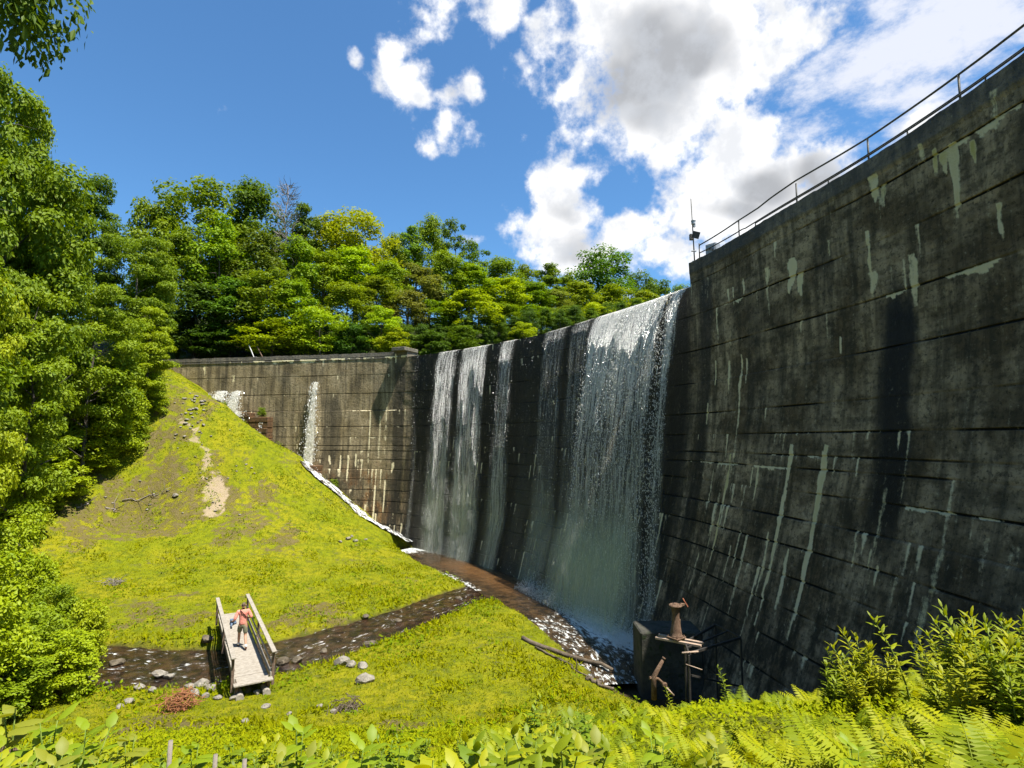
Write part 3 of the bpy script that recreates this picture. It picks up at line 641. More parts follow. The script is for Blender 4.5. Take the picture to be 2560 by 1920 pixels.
# ------------------------------------------------------------------ falling water
def fall_mat(name, tint, dens=1.0, fine=1.0, glow=.35):
    mt, a = material(name)
    uvn = a.n('ShaderNodeUVMap').outputs[0]
    s1 = a.noise(a.scale(uvn, (2.6, .10, 1)), 1.6, 5, .6); s2 = a.noise(a.scale(uvn, (9, .42, 1)), 1.7, 6, .65); s3 = a.noise(a.scale(uvn, (7, 3.2, 1)), 2.6, 6, .75)
    soft = a.attr('soft'); cov = a.attr('cov')
    g = a.math('ADD', a.math('MULTIPLY_ADD', s1, 1.3, -.65), a.math('MULTIPLY_ADD', s2, 1.5 * fine, -.75 * fine))
    g = a.math('ADD', g, a.math('MULTIPLY', a.math('MULTIPLY_ADD', s3, 2.6, -1.3), a.math('SUBTRACT', 1.0, soft)))
    hard = a.step(a.math('ADD', g, a.math('MULTIPLY_ADD', cov, 1.5, -.75)), -.2, .62)
    smooth_ = a.math('MULTIPLY', cov, a.step(g, -.75, .55, .08, 1.0))
    al = a.math('MULTIPLY_ADD', a.math('SUBTRACT', smooth_, hard), soft, hard)
    al = a.math('MULTIPLY', a.math('MULTIPLY', al, a.step(cov, 0, .25)), dens, clamp=True)
    col = a.mix(soft, (1, .96, .84), tint)
    d = a.n('ShaderNodeBsdfDiffuse', i={'Color': col}).outputs[0]
    tr = a.n('ShaderNodeBsdfTranslucent', i={'Color': col}).outputs[0]
    gl = a.n('ShaderNodeBsdfGlossy', i={'Color': (1, 1, 1, 1), 'Roughness': .25,
             'Normal': a.n('ShaderNodeBump', i={'Strength': 1.0, 'Distance': .3, 'Height': s3}).outputs[0]}).outputs[0]
    x = a.n('ShaderNodeMixShader', i={0: .58, 1: d, 2: tr}).outputs[0]
    x = a.n('ShaderNodeMixShader', i={0: .15, 1: x, 2: gl}).outputs[0]
    t = a.n('ShaderNodeBsdfTransparent').outputs[0]
    finish(a, a.n('ShaderNodeMixShader', i={0: al, 1: t, 2: x}).outputs[0]); return mt
M_FALL = fall_mat('falling_water', (.9, .92, .74), 1.0, 1.3)
M_MAIN = fall_mat('heavy_falling_water', (.94, .96, .78), 1.0, 1.7)
M_THIN = fall_mat('thin_falling_water', (.8, .82, .62), .7, 1.25)
M_MIST = fall_mat('spray_mist', (.84, .93, .64), .5, .9)
mt, a = material('water_drops')
d = a.n('ShaderNodeBsdfDiffuse', i={'Color': (.85, .82, .74, 1)}).outputs[0]; tr = a.n('ShaderNodeBsdfTranslucent', i={'Color': (.9, .9, .9, 1)}).outputs[0]
gl = a.n('ShaderNodeBsdfGlossy', i={'Roughness': .2}).outputs[0]
x = a.n('ShaderNodeMixShader', i={0: .4, 1: d, 2: tr}).outputs[0]; finish(a, a.n('ShaderNodeMixShader', i={0: .2, 1: x, 2: gl}).outputs[0]); M_DROP = mt
def standoff(s, z, k=1.0):
    t = np.maximum(HC - z, 0); ow = np.maximum(off(s, z) + .07, .05 + k * .24 * np.sqrt(t)); return ow - off(s, z)
def s_at(u):
    return hit(u, float(np.interp(u, [890, 1110, 1300, 1490], [772, 740, 688, 628])))[0]
def drops(name, pts, size, parent, kind='stuff', el=3.0):
    """thin eight-sided splinters of water hanging in the air"""
    n = len(pts); rg = np.random.default_rng(n)
    pts = np.asarray(pts); sz = size * rg.uniform(.5, 1.5, n)[:, None]
    ax = rg.normal(size=(n, 3)) * .25; ax[:, 2] = -1; ax /= np.linalg.norm(ax, axis=1, keepdims=True)
    sd = np.cross(ax, rg.normal(size=(n, 3))); sd /= np.linalg.norm(sd, axis=1, keepdims=True); td = np.cross(ax, sd)
    V = np.stack([pts - ax * sz * el / 2, pts + sd * sz / 2, pts + td * sz / 2, pts - sd * sz / 2, pts - td * sz / 2, pts + ax * sz * el / 2], 1).reshape(-1, 3)
    b = (np.arange(n) * 6)[:, None]
    F = np.concatenate([b + np.array([q]) for q in ((0, 1, 2), (0, 2, 3), (0, 3, 4), (0, 4, 1), (5, 2, 1), (5, 3, 2), (5, 4, 3), (5, 1, 4))])
    o = build(name, V, F, M_DROP, parent); 
    if kind: o['kind'] = kind
    return o
def fall(label, u0, u1, strength, ndrop, k=1.0, zlow=-9.25, fade=None, mat=None, drift=0.0, ztop=HC, mist=0):
    s0, s1 = sorted((s_at(u0), s_at(u1))); w_ = s1 - s0
    root = empty('waterfall', tuple(wall((s0 + s1) / 2, -9.2, .3))); tag(root, label, 'waterfall', 'falls over the spillway'); L = Vector(root.location)
    zz = np.concatenate([[ztop + .05, ztop + .075, ztop + .06, ztop + .03], ztop - np.linspace(.02, 1, 10) ** 1.6, np.arange(ztop - 1.25, zlow, -.25), [zlow]])
    ex0 = np.array([-.85, -.4, -.1, .04])
    ns = max(int(w_ / .16), 8); ss = np.linspace(s0 - .25, s1 + .25, ns)
    Sg, Zg = np.meshgrid(ss, zz, indexing='ij')
    spread = 1 + .03 * np.clip((HC - Zg) / 17, 0, 1)
    Sp = (s0 + s1) / 2 + (Sg - (s0 + s1) / 2) * spread
    Ex = standoff(Sp, np.minimum(Zg, ztop), k) + (fbm(Sp * 1.3, Zg * .25, 19, 3) - .45) * .25 * sstep(ztop - Zg, .2, 3)
    Ex[:, :4] = ex0
    Vv = wall(Sp, Zg, Ex)
    edge = np.minimum(Sg - s0 + .25, s1 + .25 - Sg) + (fbm(Zg * .5, Zg * 0 + s0, 3, 3) - .5) * .3
    cov = sstep(edge, -.1, .85) * strength
    if fade: cov = cov * np.interp(-Zg, [-x for x, _ in fade], [y for _, y in fade])
    soft = sstep(-Zg, -3.0, 6.0) * .66
    idx = np.arange(Sg.size).reshape(Sg.shape)
    F = np.stack([idx[:-1, :-1], idx[:-1, 1:], idx[1:, 1:], idx[1:, :-1]], -1).reshape(-1, 4)
    o = build('water_sheet', Vv.reshape(-1, 3), F, mat or M_FALL, root, attrs={'cov': cov.ravel(), 'soft': soft.ravel()}, smooth=True, uv=np.stack([Sg, Zg], -1).reshape(-1, 2), loc=-L)
    rg = np.random.default_rng(int(u0))
    if ndrop:
        n = ndrop; z = ztop - (rg.random(n) ** 1.35) * (ztop - zlow); s = rg.uniform(s0, s1, n)
        kp = rg.random(n) < np.clip((fbm(s * 2.2, z * .12, 7, 3) - .3) * 3, 0, 1)
        z = z[kp]; s = s[kp]
        e = standoff(s, z, k) + rg.uniform(.02, .35, len(s)) * sstep(ztop - z, 0, 2)
        drops('water_drops', wall(s, z, e), .026, root).location = -L
    for j in range(mist):
        Zm = np.linspace(-1.0 - j, zlow, 24); Sm, Zm = np.meshgrid(np.linspace(s0 - .6, s1 + .5 * (j + 1), ns), Zm, indexing='ij')
        Em = standoff(Sm, Zm, k) + .35 + .45 * j * sstep(-Zm, 2, 9) + (fbm(Sm * .7, Zm * .5, 40 + j, 3) - .5) * .5
        ed = np.minimum(Sm - s0 + .6, s1 + .5 * (j + 1) - Sm)
        cv = sstep(ed, 0, 1.6) * sstep(-Zm, 1.5 + j, 7) * (.6 + .5 * fbm(Sm * .6, Zm * .25, 60 + j, 4))
        idx = np.arange(Sm.size).reshape(Sm.shape)
        F = np.stack([idx[:-1, :-1], idx[:-1, 1:], idx[1:, 1:], idx[1:, :-1]], -1).reshape(-1, 4)
        build('spray', wall(Sm, Zm, Em).reshape(-1, 3), F, M_MIST, root, attrs={'cov': cv.ravel(), 'soft': (Sm * 0 + 1).ravel()}, smooth=True, uv=np.stack([Sm, Zm], -1).reshape(-1, 2), loc=-L)
    return root
low = [(HC, .85), (2, .75), (-2, .85), (-9.3, .95)]
fall('broad white waterfall pouring over the crest beside the tall right wall, the widest fall', 1292, 1462, .84, 14000, 2.9, mat=M_MAIN, mist=3, fade=[(HC, 1), (3, .85), (0, .66), (-3, .7), (-9.3, .8)])
fall('narrow bright waterfall at the right edge of the widest fall, touching the tall wall', 1462, 1492, .9, 3600, 2.6, mat=M_MAIN, fade=[(HC, 1), (0, .7), (-9.3, .6)])
fall('thin veil of fine water strands just left of the widest fall', 1236, 1288, .62, 250, 1.5, mat=M_THIN, fade=low)
fall('veil of streaky water strands in the middle of the spillway', 1178, 1234, .62, 300, 1.5, mat=M_THIN, fade=low, mist=1)
fall('very faint film of water on the dark middle of the spillway', 1130, 1172, .3, 60, .8, mat=M_THIN, fade=low)
fall('single narrow white waterfall standing alone left of the dark middle of the spillway', 1082, 1122, .72, 500, 1.5, fade=low, mist=1)
fall('strong white waterfall, second of the pair near the left end of the spillway', 1000, 1062, .76, 800, 1.5, fade=low, mist=1)
fall('softer white waterfall, first of the pair near the left end of the spillway', 946, 996, .72, 500, 1.5, fade=low, mist=1)
fall('single thread of water falling beside the raised block of the crest', 899, 906, .75, 90, .5, fade=low)
fall('faint film of water between the strong waterfall and the lone narrow one', 1064, 1080, .22, 30, .6, mat=M_THIN, fade=low)
fall('faint film of water just right of the single thread near the raised block', 912, 940, .18, 30, .6, mat=M_THIN, fade=low)
# spray and foam where the big fall lands
s0, s1 = sorted((s_at(1225), s_at(1484)))
rg = np.random.default_rng(5)
n = 7000; s = rg.uniform(s0 - .8, s1 + .4, n); h = rg.exponential(.24, n); e = rg.uniform(.1, 1.6, n)
pp = wall(s, np.full(n, -9.15), e * (1 - .3 * h)); pp[:, 2] += h * np.exp(-e * .45)
fo = drops('spray', pp, .034, None, el=1.4); fo['kind'] = 'stuff'; fo['label'] = 'white foam and spray where the widest waterfall strikes the water'; fo['category'] = 'spray'

# leaks and cascades against the wing wall
def leak(name, label, u0, v0, v1, w0, w1, ex0, ex1, n=900, cov=1.0, size=.05):
    s, z0 = hit(u0, v0); _, z1 = hit(u0, v1)
    root = empty(name, tuple(wall(s, z1, ex1))); tag(root, label, 'waterfall', 'leaks and cascades at the wing wall'); L = Vector(root.location)
    t = np.linspace(0, 1, 22); q = np.linspace(-1, 1, 9); Q, T = np.meshgrid(q, t, indexing='ij')
    wv_ = w0 + (w1 - w0) * T; ex = ex0 + (ex1 - ex0) * np.sqrt(T) + .12 * (1 - Q ** 2)
    Sx = s + Q * wv_ / 2 + (fbm(T * 5, Q * 0 + u0, 3, 3) - .45) * .12; Zx = z0 + (z1 - z0) * T
    idx = np.arange(Q.size).reshape(Q.shape); F = np.stack([idx[:-1, :-1], idx[:-1, 1:], idx[1:, 1:], idx[1:, :-1]], -1).reshape(-1, 4)
    cv = cov * sstep(1 - np.abs(Q), 0, .6)
    build('water_sheet', wall(Sx, Zx, ex).reshape(-1, 3), F, M_FALL, root, attrs={'cov': cv.ravel(), 'soft': (Q * 0 + .25).ravel()}, smooth=True, uv=np.stack([Sx * 1.5, Zx], -1).reshape(-1, 2), loc=-L)
    rg = np.random.default_rng(int(u0)); tt = rg.random(n); qq = rg.normal(size=n) * .45
    drops('water_drops', wall(s + qq * (w0 + (w1 - w0) * tt) / 1.4, z0 + (z1 - z0) * tt, ex0 + (ex1 - ex0) * np.sqrt(tt) + rg.uniform(0, .25, n)), size, root).location = -L
    return root
leak('waterfall', 'white jet of water leaking from a hole halfway up the wing wall', 683, 826, 1000, .6, 1.5, .02, .8, 900)
leak('waterfall', 'thin splashing strand to the left of the leaking jet on the wing wall', 672, 832, 985, .15, .3, .02, .45, 120, .5)
leak('waterfall', 'foaming water bubbling out at the top of the mound against the wing wall', 489, 846, 874, 1.1, 1.9, .3, 1.4, 800)
leak('waterfall', 'foaming water gushing beside the mound top, second outlet in the wing wall', 519, 846, 890, .9, 1.5, .15, 1.2, 900)
leak('waterfall', 'short stepped cascade dropping from the upper stone ledge of the wing wall', 523, 890, 950, 2.0, 1.9, .9, 2.0, 1600)
leak('waterfall', 'thin trickle at the right side of the grass topped ledge', 578, 905, 965, .35, .4, .7, .9, 200, .7)
leak('waterfall', 'short curtain of water at the left of the lower ledge', 645, 1006, 1040, 1.5, 1.3, 1.5, 1.75, 800)
leak('waterfall', 'short curtain of water at the right of the lower ledge', 688, 1006, 1055, .9, .7, 1.0, 1.5, 700)
def ledge(label, u0, u1, vt, vb, depth, mat):
    s0, z1 = hit(u0, vt); s1, _ = hit(u1, vt); _, z0 = hit((u0 + u1) / 2, vb); sm = (s0 + s1) / 2
    rgl = np.random.default_rng(int(u0)); mb = MB(); c = wall(sm, z0, depth / 2); n_ = cnrm(sm); a_ = math.atan2(n_[1], n_[0]) - math.pi / 2
    z0 -= .9
    W2 = abs(s1 - s0); k = max(2, int((z1 - z0) / .5))
    for i in range(k):
        hh = (z1 - z0) / k; mb.box((c[0], c[1], z0 + hh * (i + .5)), (W2 + rgl.uniform(-.08, .08), depth + rgl.uniform(-.1, .1), hh - .02), rz=a_, bev=.05)
    o = mb.build('stone_ledge', mat); return tag(o, label, 'ledge')
M_LEDGE = simple('wet_brown_stone', (.085, .05, .025), (.17, .09, .04), 2.5, .6, bump=.8, c3=(.03, .022, .014))
ledge('brown stepped stone ledge with grass on top against the wing wall', 552, 592, 902, 975, .9, M_LEDGE)
ledge('dark upper ledge behind the stepped cascade on the wing wall', 498, 552, 893, 940, .9, M_LEDGE)
ledge('low wet brown ledge under the leaking jet, water spilling from both ends', 628, 700, 1003, 1055, 1.3, M_LEDGE)
cs = ribbon('cascade_water', CASC, lambda t: np.interp(t, [0, .5, 1], [.7, .8, .9]), lambda a_, t, x, y: front_z(x, y, True) + .17 + (fbm(x * 2.5, y * 2.5, 4, 3) - .45) * .3, M_TOE, 12, foamf=lambda A_, T: .42 + 0 * T, res=.18)
cs['kind'] = 'structure'

# ------------------------------------------------------------------ leaves
def unit(v): return v / np.maximum(np.linalg.norm(v, axis=-1, keepdims=True), 1e-9)
def leaf_quads(cen, nrm, L, Wd, rg, droop=None, axis=None):
    """pointed four-cornered leaves: returns vertices (4 each) and the per-vertex tint"""
    n = len(cen); a_ = axis if axis is not None else rg.normal(size=(n, 3))
    a_ = unit(a_ - nrm * (a_ * nrm).sum(-1, keepdims=True)); b_ = np.cross(nrm, a_)
    L = L[:, None]; Wd = Wd[:, None]
    V = np.stack([cen - a_ * L / 2, cen + b_ * Wd / 2 - a_ * L * .08, cen + a_ * L / 2 - nrm * L * .12, cen - b_ * Wd / 2 - a_ * L * .08], 1)
    return V.reshape(-1, 3), np.repeat(rg.random(n), 4)
def quads(n): return np.arange(n * 4, dtype=np.int32).reshape(n, 4)
def crown_mesh(rg, Rx, z0, z1, nclump, per, size, flat=.42, cone=0.0, clump=(.22, .38), skirt=False, lean=.0):
    cz = (z0 + z1) / 2; hz = (z1 - z0) / 2
    d = unit(rg.normal(size=(nclump, 3))); r = rg.uniform(.35, 1.0, nclump) ** .6
    cl = d * r[:, None]
    if skirt: cl[:, 2] = rg.uniform(-1, .95, nclump)
    k = 1 - cone * (cl[:, 2] + 1) / 2
    C_ = np.stack([cl[:, 0] * Rx * k * .82, cl[:, 1] * Rx * k * .82, cz + cl[:, 2] * hz * .86], -1)
    C_[:, 0] += lean * (C_[:, 2] - z0)
    cr = rg.uniform(*clump, nclump) * Rx
    cen = np.repeat(C_, per, 0); rr = np.repeat(cr, per)[:, None]
    dd = unit(rg.normal(size=(len(cen), 3)) + np.array([0, 0, .45])); rad = rg.uniform(.25, 1.0, (len(cen), 1)) ** .45
    # small boughs stick out of every clump
    ang = np.arctan2(dd[:, 1], dd[:, 0]); lob = 1 + .28 * np.sin(ang * 5 + np.repeat(rg.uniform(0, 6, nclump), per)) * np.abs(dd[:, 2])
    p = cen + dd * rr * rad * lob[:, None] * np.array([1, 1, flat + .15])
    out = unit(dd * .6 + np.array([0, 0, .75]) + rg.normal(size=dd.shape) * .42)
    sz = size * rg.uniform(.6, 1.35, len(cen))
    V, t = leaf_quads(p, out, sz, sz * .62, rg)
    ct = np.repeat(np.repeat(rg.uniform(-.16, .16, nclump), per), 4)
    return V, np.clip(t * .75 + .14 + ct, 0, 1)
def limbs(rg, H, r0, Rx, z0, n, lean=0.0, top=.85):
    mb = MB(); k = 9
    tr = [Vector((rg.normal() * .12 * i / k * (H / 12) + lean * H * i / k * .5, rg.normal() * .12 * i / k * (H / 12), H * top * i / k)) for i in range(k + 1)]
    tr[0] = Vector((0, 0, -.4))
    mb.tube(tr, [r0 * (1 - .88 * (i / k)) * (1.35 if i == 0 else 1) for i in range(k + 1)], 8)
    for _ in range(n):
        z = rg.uniform(z0 * .8, H * top * .92); f = z / (H * top) * k; i = min(int(f), k - 1); p = tr[i].lerp(tr[i + 1], f - i)
        a_ = rg.uniform(0, 6.28); L = Rx * rg.uniform(.5, .95) * (1.1 - .5 * z / H); up = rg.uniform(.2, .7)
        q = [p + Vector((math.cos(a_) * L * t, math.sin(a_) * L * t, L * up * t * (1.2 - .4 * t))) + Vector(rg.normal(size=3)) * .06 * L * (t > 0) for t in (0, .3, .65, 1)]
        rb = r0 * (1 - .85 * z / (H * top)) * .5
        mb.tube(q, [rb, rb * .7, rb * .4, rb * .12], 5)
    return mb
def make_tree(seed, H=20, Rx=5.5, z0=2.0, nclump=58, per=200, size=.42, col=(.10, .17, .012), cone=.25, nl=12, r0=.28, name='broadleaf_tree', lean=0, **kw):
    rg = np.random.default_rng(seed)
    root = empty(name)
    limbs(rg, H, r0, Rx, z0, nl, lean).build('trunk', M_BARK, root, smooth=True)
    V, t = crown_mesh(rg, Rx, z0, H, nclump, per, size, cone=cone, lean=lean * .5, **kw)
    build('crown', V, quads(len(V) // 4), M_LEAF, root, attrs={'tint': t}); kids_of(root)
    return root
USED = set()
def tree_at(proto, u, vtop, wpx, Yd, col, label=None, group=None, cat='tree', base=None, hmin=5, rot=None, x=None):
    pt_ = pat(u, vtop, Y=Yd); x = pt_[0] if x is None else x; g = gz(x, Yd) if base is None else base; h = max(pt_[2] - g, hmin)
    H0, W0 = SIZE[proto.name if not proto.name[-4:-3] == '.' else proto.name]
    wm = wpx / 2212 * W_ / F_ * Yd
    o = proto if proto.name not in USED else copy_tree(proto); USED.add(proto.name)
    sx = wm / W0; sz = h / H0
    o.location = (x, Yd, g); o.scale = (sx, sx, sz); o.rotation_euler.z = rot if rot is not None else (u * 1.7 + vtop) % 6.28
    for ch in [q for q in C.objects if q.parent == o]: ch.color = (*col, 1)
    if label: tag(o, label, cat, group)
    return o
FT = [make_tree(11, cone=.15), make_tree(12, Rx=6, cone=.35, nclump=60), make_tree(13, Rx=5, z0=3, cone=.5, nclump=55, flat=.2), make_tree(14, cone=0.05, Rx=6.5, z0=2.5, nclump=60, clump=(.22, .36)),
      make_tree(15, cone=.3, z0=3.5, clump=(.2, .34), nclump=70, per=160), make_tree(16, Rx=5.5, z0=5, nclump=45, per=120, clump=(.16, .25), cone=.1, name='sparse_tree')]
SIZE = {o.name: (20, 2 * r) for o, r in zip(FT, (5.5, 6, 5, 6.5, 5.5, 5.5))}
NT = [make_tree(21, H=20, Rx=5, z0=2, nclump=92, per=380, size=.26, cone=.35, clump=(.2, .34), flat=.22, name='tall_tree'), make_tree(22, H=20, Rx=6, z0=3, nclump=88, per=400, size=.27, cone=.12, clump=(.18, .32), flat=.22, name='tall_tree')]
SIZE.update({NT[0].name: (20, 10), NT[1].name: (20, 12)})
SH = [make_tree(31, H=4, Rx=2, z0=.1, nclump=80, per=150, size=.15, cone=.25, nl=14, r0=.05, skirt=True, name='leafy_shrub', clump=(.18, .32)),
      make_tree(32, H=4, Rx=2.2, z0=.1, nclump=90, per=150, size=.13, cone=.4, nl=14, r0=.05, skirt=True, name='leafy_shrub', clump=(.16, .3))]
SIZE.update({SH[0].name: (4, 4), SH[1].name: (4, 4.4)})
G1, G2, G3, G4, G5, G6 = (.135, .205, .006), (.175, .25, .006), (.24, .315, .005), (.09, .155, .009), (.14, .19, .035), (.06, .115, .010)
BR = (.27, .33, .006)
# skyline trees: (u, top, width, distance, prototype, colour, words)
sky_row = [(330, 398, 120, 63, 0, G1, 'mid green'), (440, 352, 210, 68, 3, G1, 'broad domed'), (555, 366, 150, 73, 1, G4, 'dark green domed'), (665, 418, 90, 84, 2, G4, 'dark pointed'),
           (705, 452, 100, 88, 0, G2, 'light green'), (775, 430, 175, 84, 3, G3, 'pale green round'), (850, 490, 80, 90, 1, G1, 'mid green'), (885, 468, 75, 92, 2, G1, 'upright'), (930, 448, 95, 94, 1, G1, 'dark topped'), (985, 455, 80, 96, 5, G4, 'open see-through'),
           (1035, 500, 70, 98, 5, G4, 'small open crowned'), (1085, 545, 110, 95, 1, G1, 'mid green'), (1135, 560, 80, 104, 0, G1, 'mid green'), (1180, 556, 85, 108, 2, G1, 'darker pointed'), (1225, 580, 80, 112, 4, G1, 'small'),
           (1295, 522, 150, 122, 3, G4, 'large round dark'), (1375, 575, 100, 135, 3, G4, 'flat topped'), (1425, 592, 80, 142, 0, G4, 'flat topped'), (1468, 602, 70, 150, 1, G4, 'last low')]
mid_row = [(400, 470, 130, 62, 4, G1, ''), (480, 440, 130, 64, 0, G2, ''), (560, 480, 140, 66, 1, G4, ''), (640, 500, 110, 70, 4, G2, ''), (700, 520, 120, 74, 0, G2, ''), (770, 520, 120, 76, 4, G3, ''), (840, 555, 110, 76, 1, G2, ''), (900, 560, 110, 80, 0, G5, 'greyish'),
           (965, 530, 100, 84, 1, G2, ''), (1020, 560, 120, 86, 4, G2, ''), (1085, 590, 110, 88, 0, G3, 'bright'), (1150, 605, 100, 92, 4, G1, ''), (1200, 620, 90, 96, 1, G5, 'greyish'), (1255, 600, 100, 104, 4, G2, ''), (1330, 605, 110, 112, 0, G2, ''), (1395, 620, 90, 120, 4, G2, ''), (1450, 628, 80, 130, 0, G2, '')]
low_row = [(430, 600, 150, 60.5, 1, G6, 'dark'), (505, 590, 130, 61, 4, G4, ''), (580, 560, 130, 62, 0, G1, ''), (640, 590, 120, 62.5, 4, G2, ''), (590, 680, 170, 60.5, 3, G3, 'bright low'), (695, 655, 125, 60.8, 3, G3, 'bright rounded'), (750, 600, 120, 66, 1, G2, ''), (825, 650, 85, 63, 0, BR, 'small yellow green'),
           (815, 590, 110, 70, 4, G1, ''), (880, 620, 110, 69, 1, G5, 'greyish'), (850, 700, 80, 62.5, 0, G3, 'low bright'), (945, 640, 110, 70, 0, G1, ''), (1015, 620, 140, 70, 4, BR, 'bright yellow green layered'), (1090, 650, 100, 76, 1, G1, ''), (1130, 690, 60, 70, 0, BR, 'little yellow'), (1150, 660, 90, 80, 4, G2, ''),
           (1215, 660, 90, 84, 0, G5, 'greyish'), (1290, 648, 75, 84, 3, BR, 'small bright yellow'), (1350, 650, 80, 96, 1, G2, ''), (1410, 650, 80, 104, 0, G2, ''), (470, 690, 120, 60, 4, G6, 'dark low'), (760, 690, 90, 61.5, 1, G6, 'dark low'), (930, 710, 90, 63, 4, G6, 'dark low'), (1000, 710, 90, 66, 1, G4, 'dark low')]
ORD = ['first', 'second', 'third', 'fourth', 'fifth', 'sixth', 'seventh', 'eighth', 'ninth', 'tenth', 'eleventh', 'twelfth', 'thirteenth', 'fourteenth', 'fifteenth', 'sixteenth', 'seventeenth', 'eighteenth', 'nineteenth', 'twentieth', 'twenty-first', 'twenty-second', 'twenty-third', 'twenty-fourth', 'twenty-fifth']
for row, where in ((sky_row, 'along the skyline'), (mid_row, 'in the middle rank behind the dam'), (low_row, 'in the front rank above the dam')):
    for i, (u, vt, wd, Yd, k, col, wrd) in enumerate(sorted(row)):
        rgt = random.Random(u); col = tuple(c_ * rgt.uniform(.88, 1.14) for c_ in col)
        tree_at(FT[k], u, vt, wd * 1.22, Yd, col, f'{wrd or "green"} tree, {ORD[i]} from left {where}', 'trees on the hill behind the dam')
rgu = random.Random(12)
for i in range(34):
    s = S_END - 1 - (S_END - S_R - 4) * i / 33 if i < 34 else 0
    u = 385 + i * 33; Yd = float(np.interp(u, [380, 800, 1000, 1200, 1480], [60, 62, 66, 74, 96])) + rgu.uniform(0, 2.5)
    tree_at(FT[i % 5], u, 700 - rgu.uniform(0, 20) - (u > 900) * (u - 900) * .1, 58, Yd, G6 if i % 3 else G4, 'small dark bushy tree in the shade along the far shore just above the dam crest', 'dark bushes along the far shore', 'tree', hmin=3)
# a bare grey tree on the skyline
rg = np.random.default_rng(77); dt = empty('dead_tree')
mb = limbs(rg, 20, .3, 5, 4, 10, top=.98)
p_ = pat(622, 392, Y=71); g_ = gz(p_[0], 71); dt.location = (p_[0], 71, g_); hh = p_[2] - g_; dt.scale = (.8, .8, hh / 20)
mb.build('trunk', M_BARKG, dt, smooth=True)
tw = MB()
for _ in range(420):
    z = rg.uniform(7, 20); a_ = rg.uniform(0, 6.28); r_ = rg.uniform(0, 3.4) * (1.25 - z / 20); p = Vector((math.cos(a_) * r_, math.sin(a_) * r_, z - .5))
    q = p + Vector((math.cos(a_) * rg.uniform(.5, 1.6), math.sin(a_) * rg.uniform(.5, 1.6), rg.uniform(-.1, 1.3)))
    tw.tube([p, p.lerp(q, .5) + Vector(rg.normal(size=3)) * .15, q], [.05, .035, .012], 3, cap=False)
tw.build('twigs', M_BARKG, dt); tag(dt, 'bare grey dead tree among green crowns on the skyline', 'tree')

# tall trees and shrubs on the left bank
left = [(NT[0], 215, 340, 150, 50, G4, 'tall dark pointed tree, farthest right of the trees on the left bank skyline'), (NT[1], 40, 95, 330, 33, G1, 'very tall tree filling the left edge below the overhanging bough'),
        (NT[0], 120, 330, 190, 38, G1, 'tall tree with its crown leaning over the left bank, second from the left edge'), (NT[1], 300, 470, 170, 50, G1, 'tree on the left bank beside the end of the wing wall'), (NT[0], 345, 490, 100, 53, G2, 'slim light tree at the end of the wing wall'),
        (NT[1], 210, 560, 200, 42, G2, 'broad tree in the middle of the left bank with a pale trunk showing below'), (NT[0], 90, 560, 190, 31, G2, 'yellow green tree on the left bank above the rounded shrubs'), (NT[0], 330, 640, 110, 48, G3, 'small bright tree overhanging the top of the mound'),
        (NT[0], -5, 45, 240, 30, G1, 'dense tree at the very left edge under the overhanging bough'), (NT[0], 95, 170, 170, 36, G2, 'upright tree just right of the very tall tree at the left edge'),
        (NT[1], -30, 480, 200, 24, BR, 'yellow green tree cut by the left edge of the view at mid height')]
for pr, u, vt, wd, Yd, col, lb in left: tree_at(pr, u, vt, wd * 1.15, Yd, tuple(c_ * .95 for c_ in col), lb, 'trees on the left bank')
# the tree whose bough hangs into the top left corner; backlit shade put into its leaf colour
NT.append(make_tree(23, H=20, Rx=5, z0=10.0, nclump=80, per=300, size=.24, cone=.1, clump=(.16, .3), name='tall_tree')); SIZE[NT[2].name] = (20, 10)
o = tree_at(NT[2], -135, -831, 640, 12, (.075, .125, .008), x=-12.9, label='tree outside the left edge whose dark bough hangs into the top left corner', group='trees on the left bank')
o = tree_at(NT[0], -110, 175, 420, 23, G1, 'tree at the left edge reaching a leafy bough out over the sky', 'trees on the left bank', rot=1.0)
shr = [(160, 700, 190, 950), (260, 800, 140, 985), (325, 800, 80, 905), (80, 830, 200, 1050), (190, 870, 160, 1015), (285, 870, 90, 955), (110, 970, 160, 1085), (205, 960, 100, 1025), (20, 920, 190, 1150), (60, 1050, 100, 1170), (105, 1060, 60, 1110),
       (20, 1100, 170, 1400), (80, 1190, 110, 1400), (125, 1250, 120, 1440), (190, 1290, 100, 1455), (60, 1300, 200, 1500), (135, 1360, 150, 1510), (-40, 1180, 260, 1560), (20, 1420, 180, 1550)]
def gpos(u, v):
    """where the line of sight meets the ground"""
    d = P(u, v); ts = np.linspace(3, 90, 1200); q = d[None] * ts[:, None]; zz = ground_z(q[:, 0], q[:, 1]); k = np.argmax(q[:, 2] < zz)
    return Vector(q[k])
sw = ['tall rounded', 'small dark', 'bright', 'broad', 'dense rounded', 'low bright', 'dense', 'low', 'bushy', 'bright', 'small', 'large leafy', 'slim', 'leafy', 'spreading', 'large glossy', 'low glossy', 'dark', 'dark low']
for i, (u, vt, wd, vb_) in enumerate(shr):
    Yd = gpos(u, vb_).y
    where = f'{ORD[i]} of those going down the left bank' if i < 11 else f'{ORD[i - 11]} of the thicket at the left beside the stream'
    tree_at(SH[i % 2], u, vt, wd * 1.12, Yd, (G2, G3, G3, G2, BR)[i % 5], f'{sw[i]} green shrub, {where}', 'shrubs on the left bank', 'shrub', hmin=1.2)

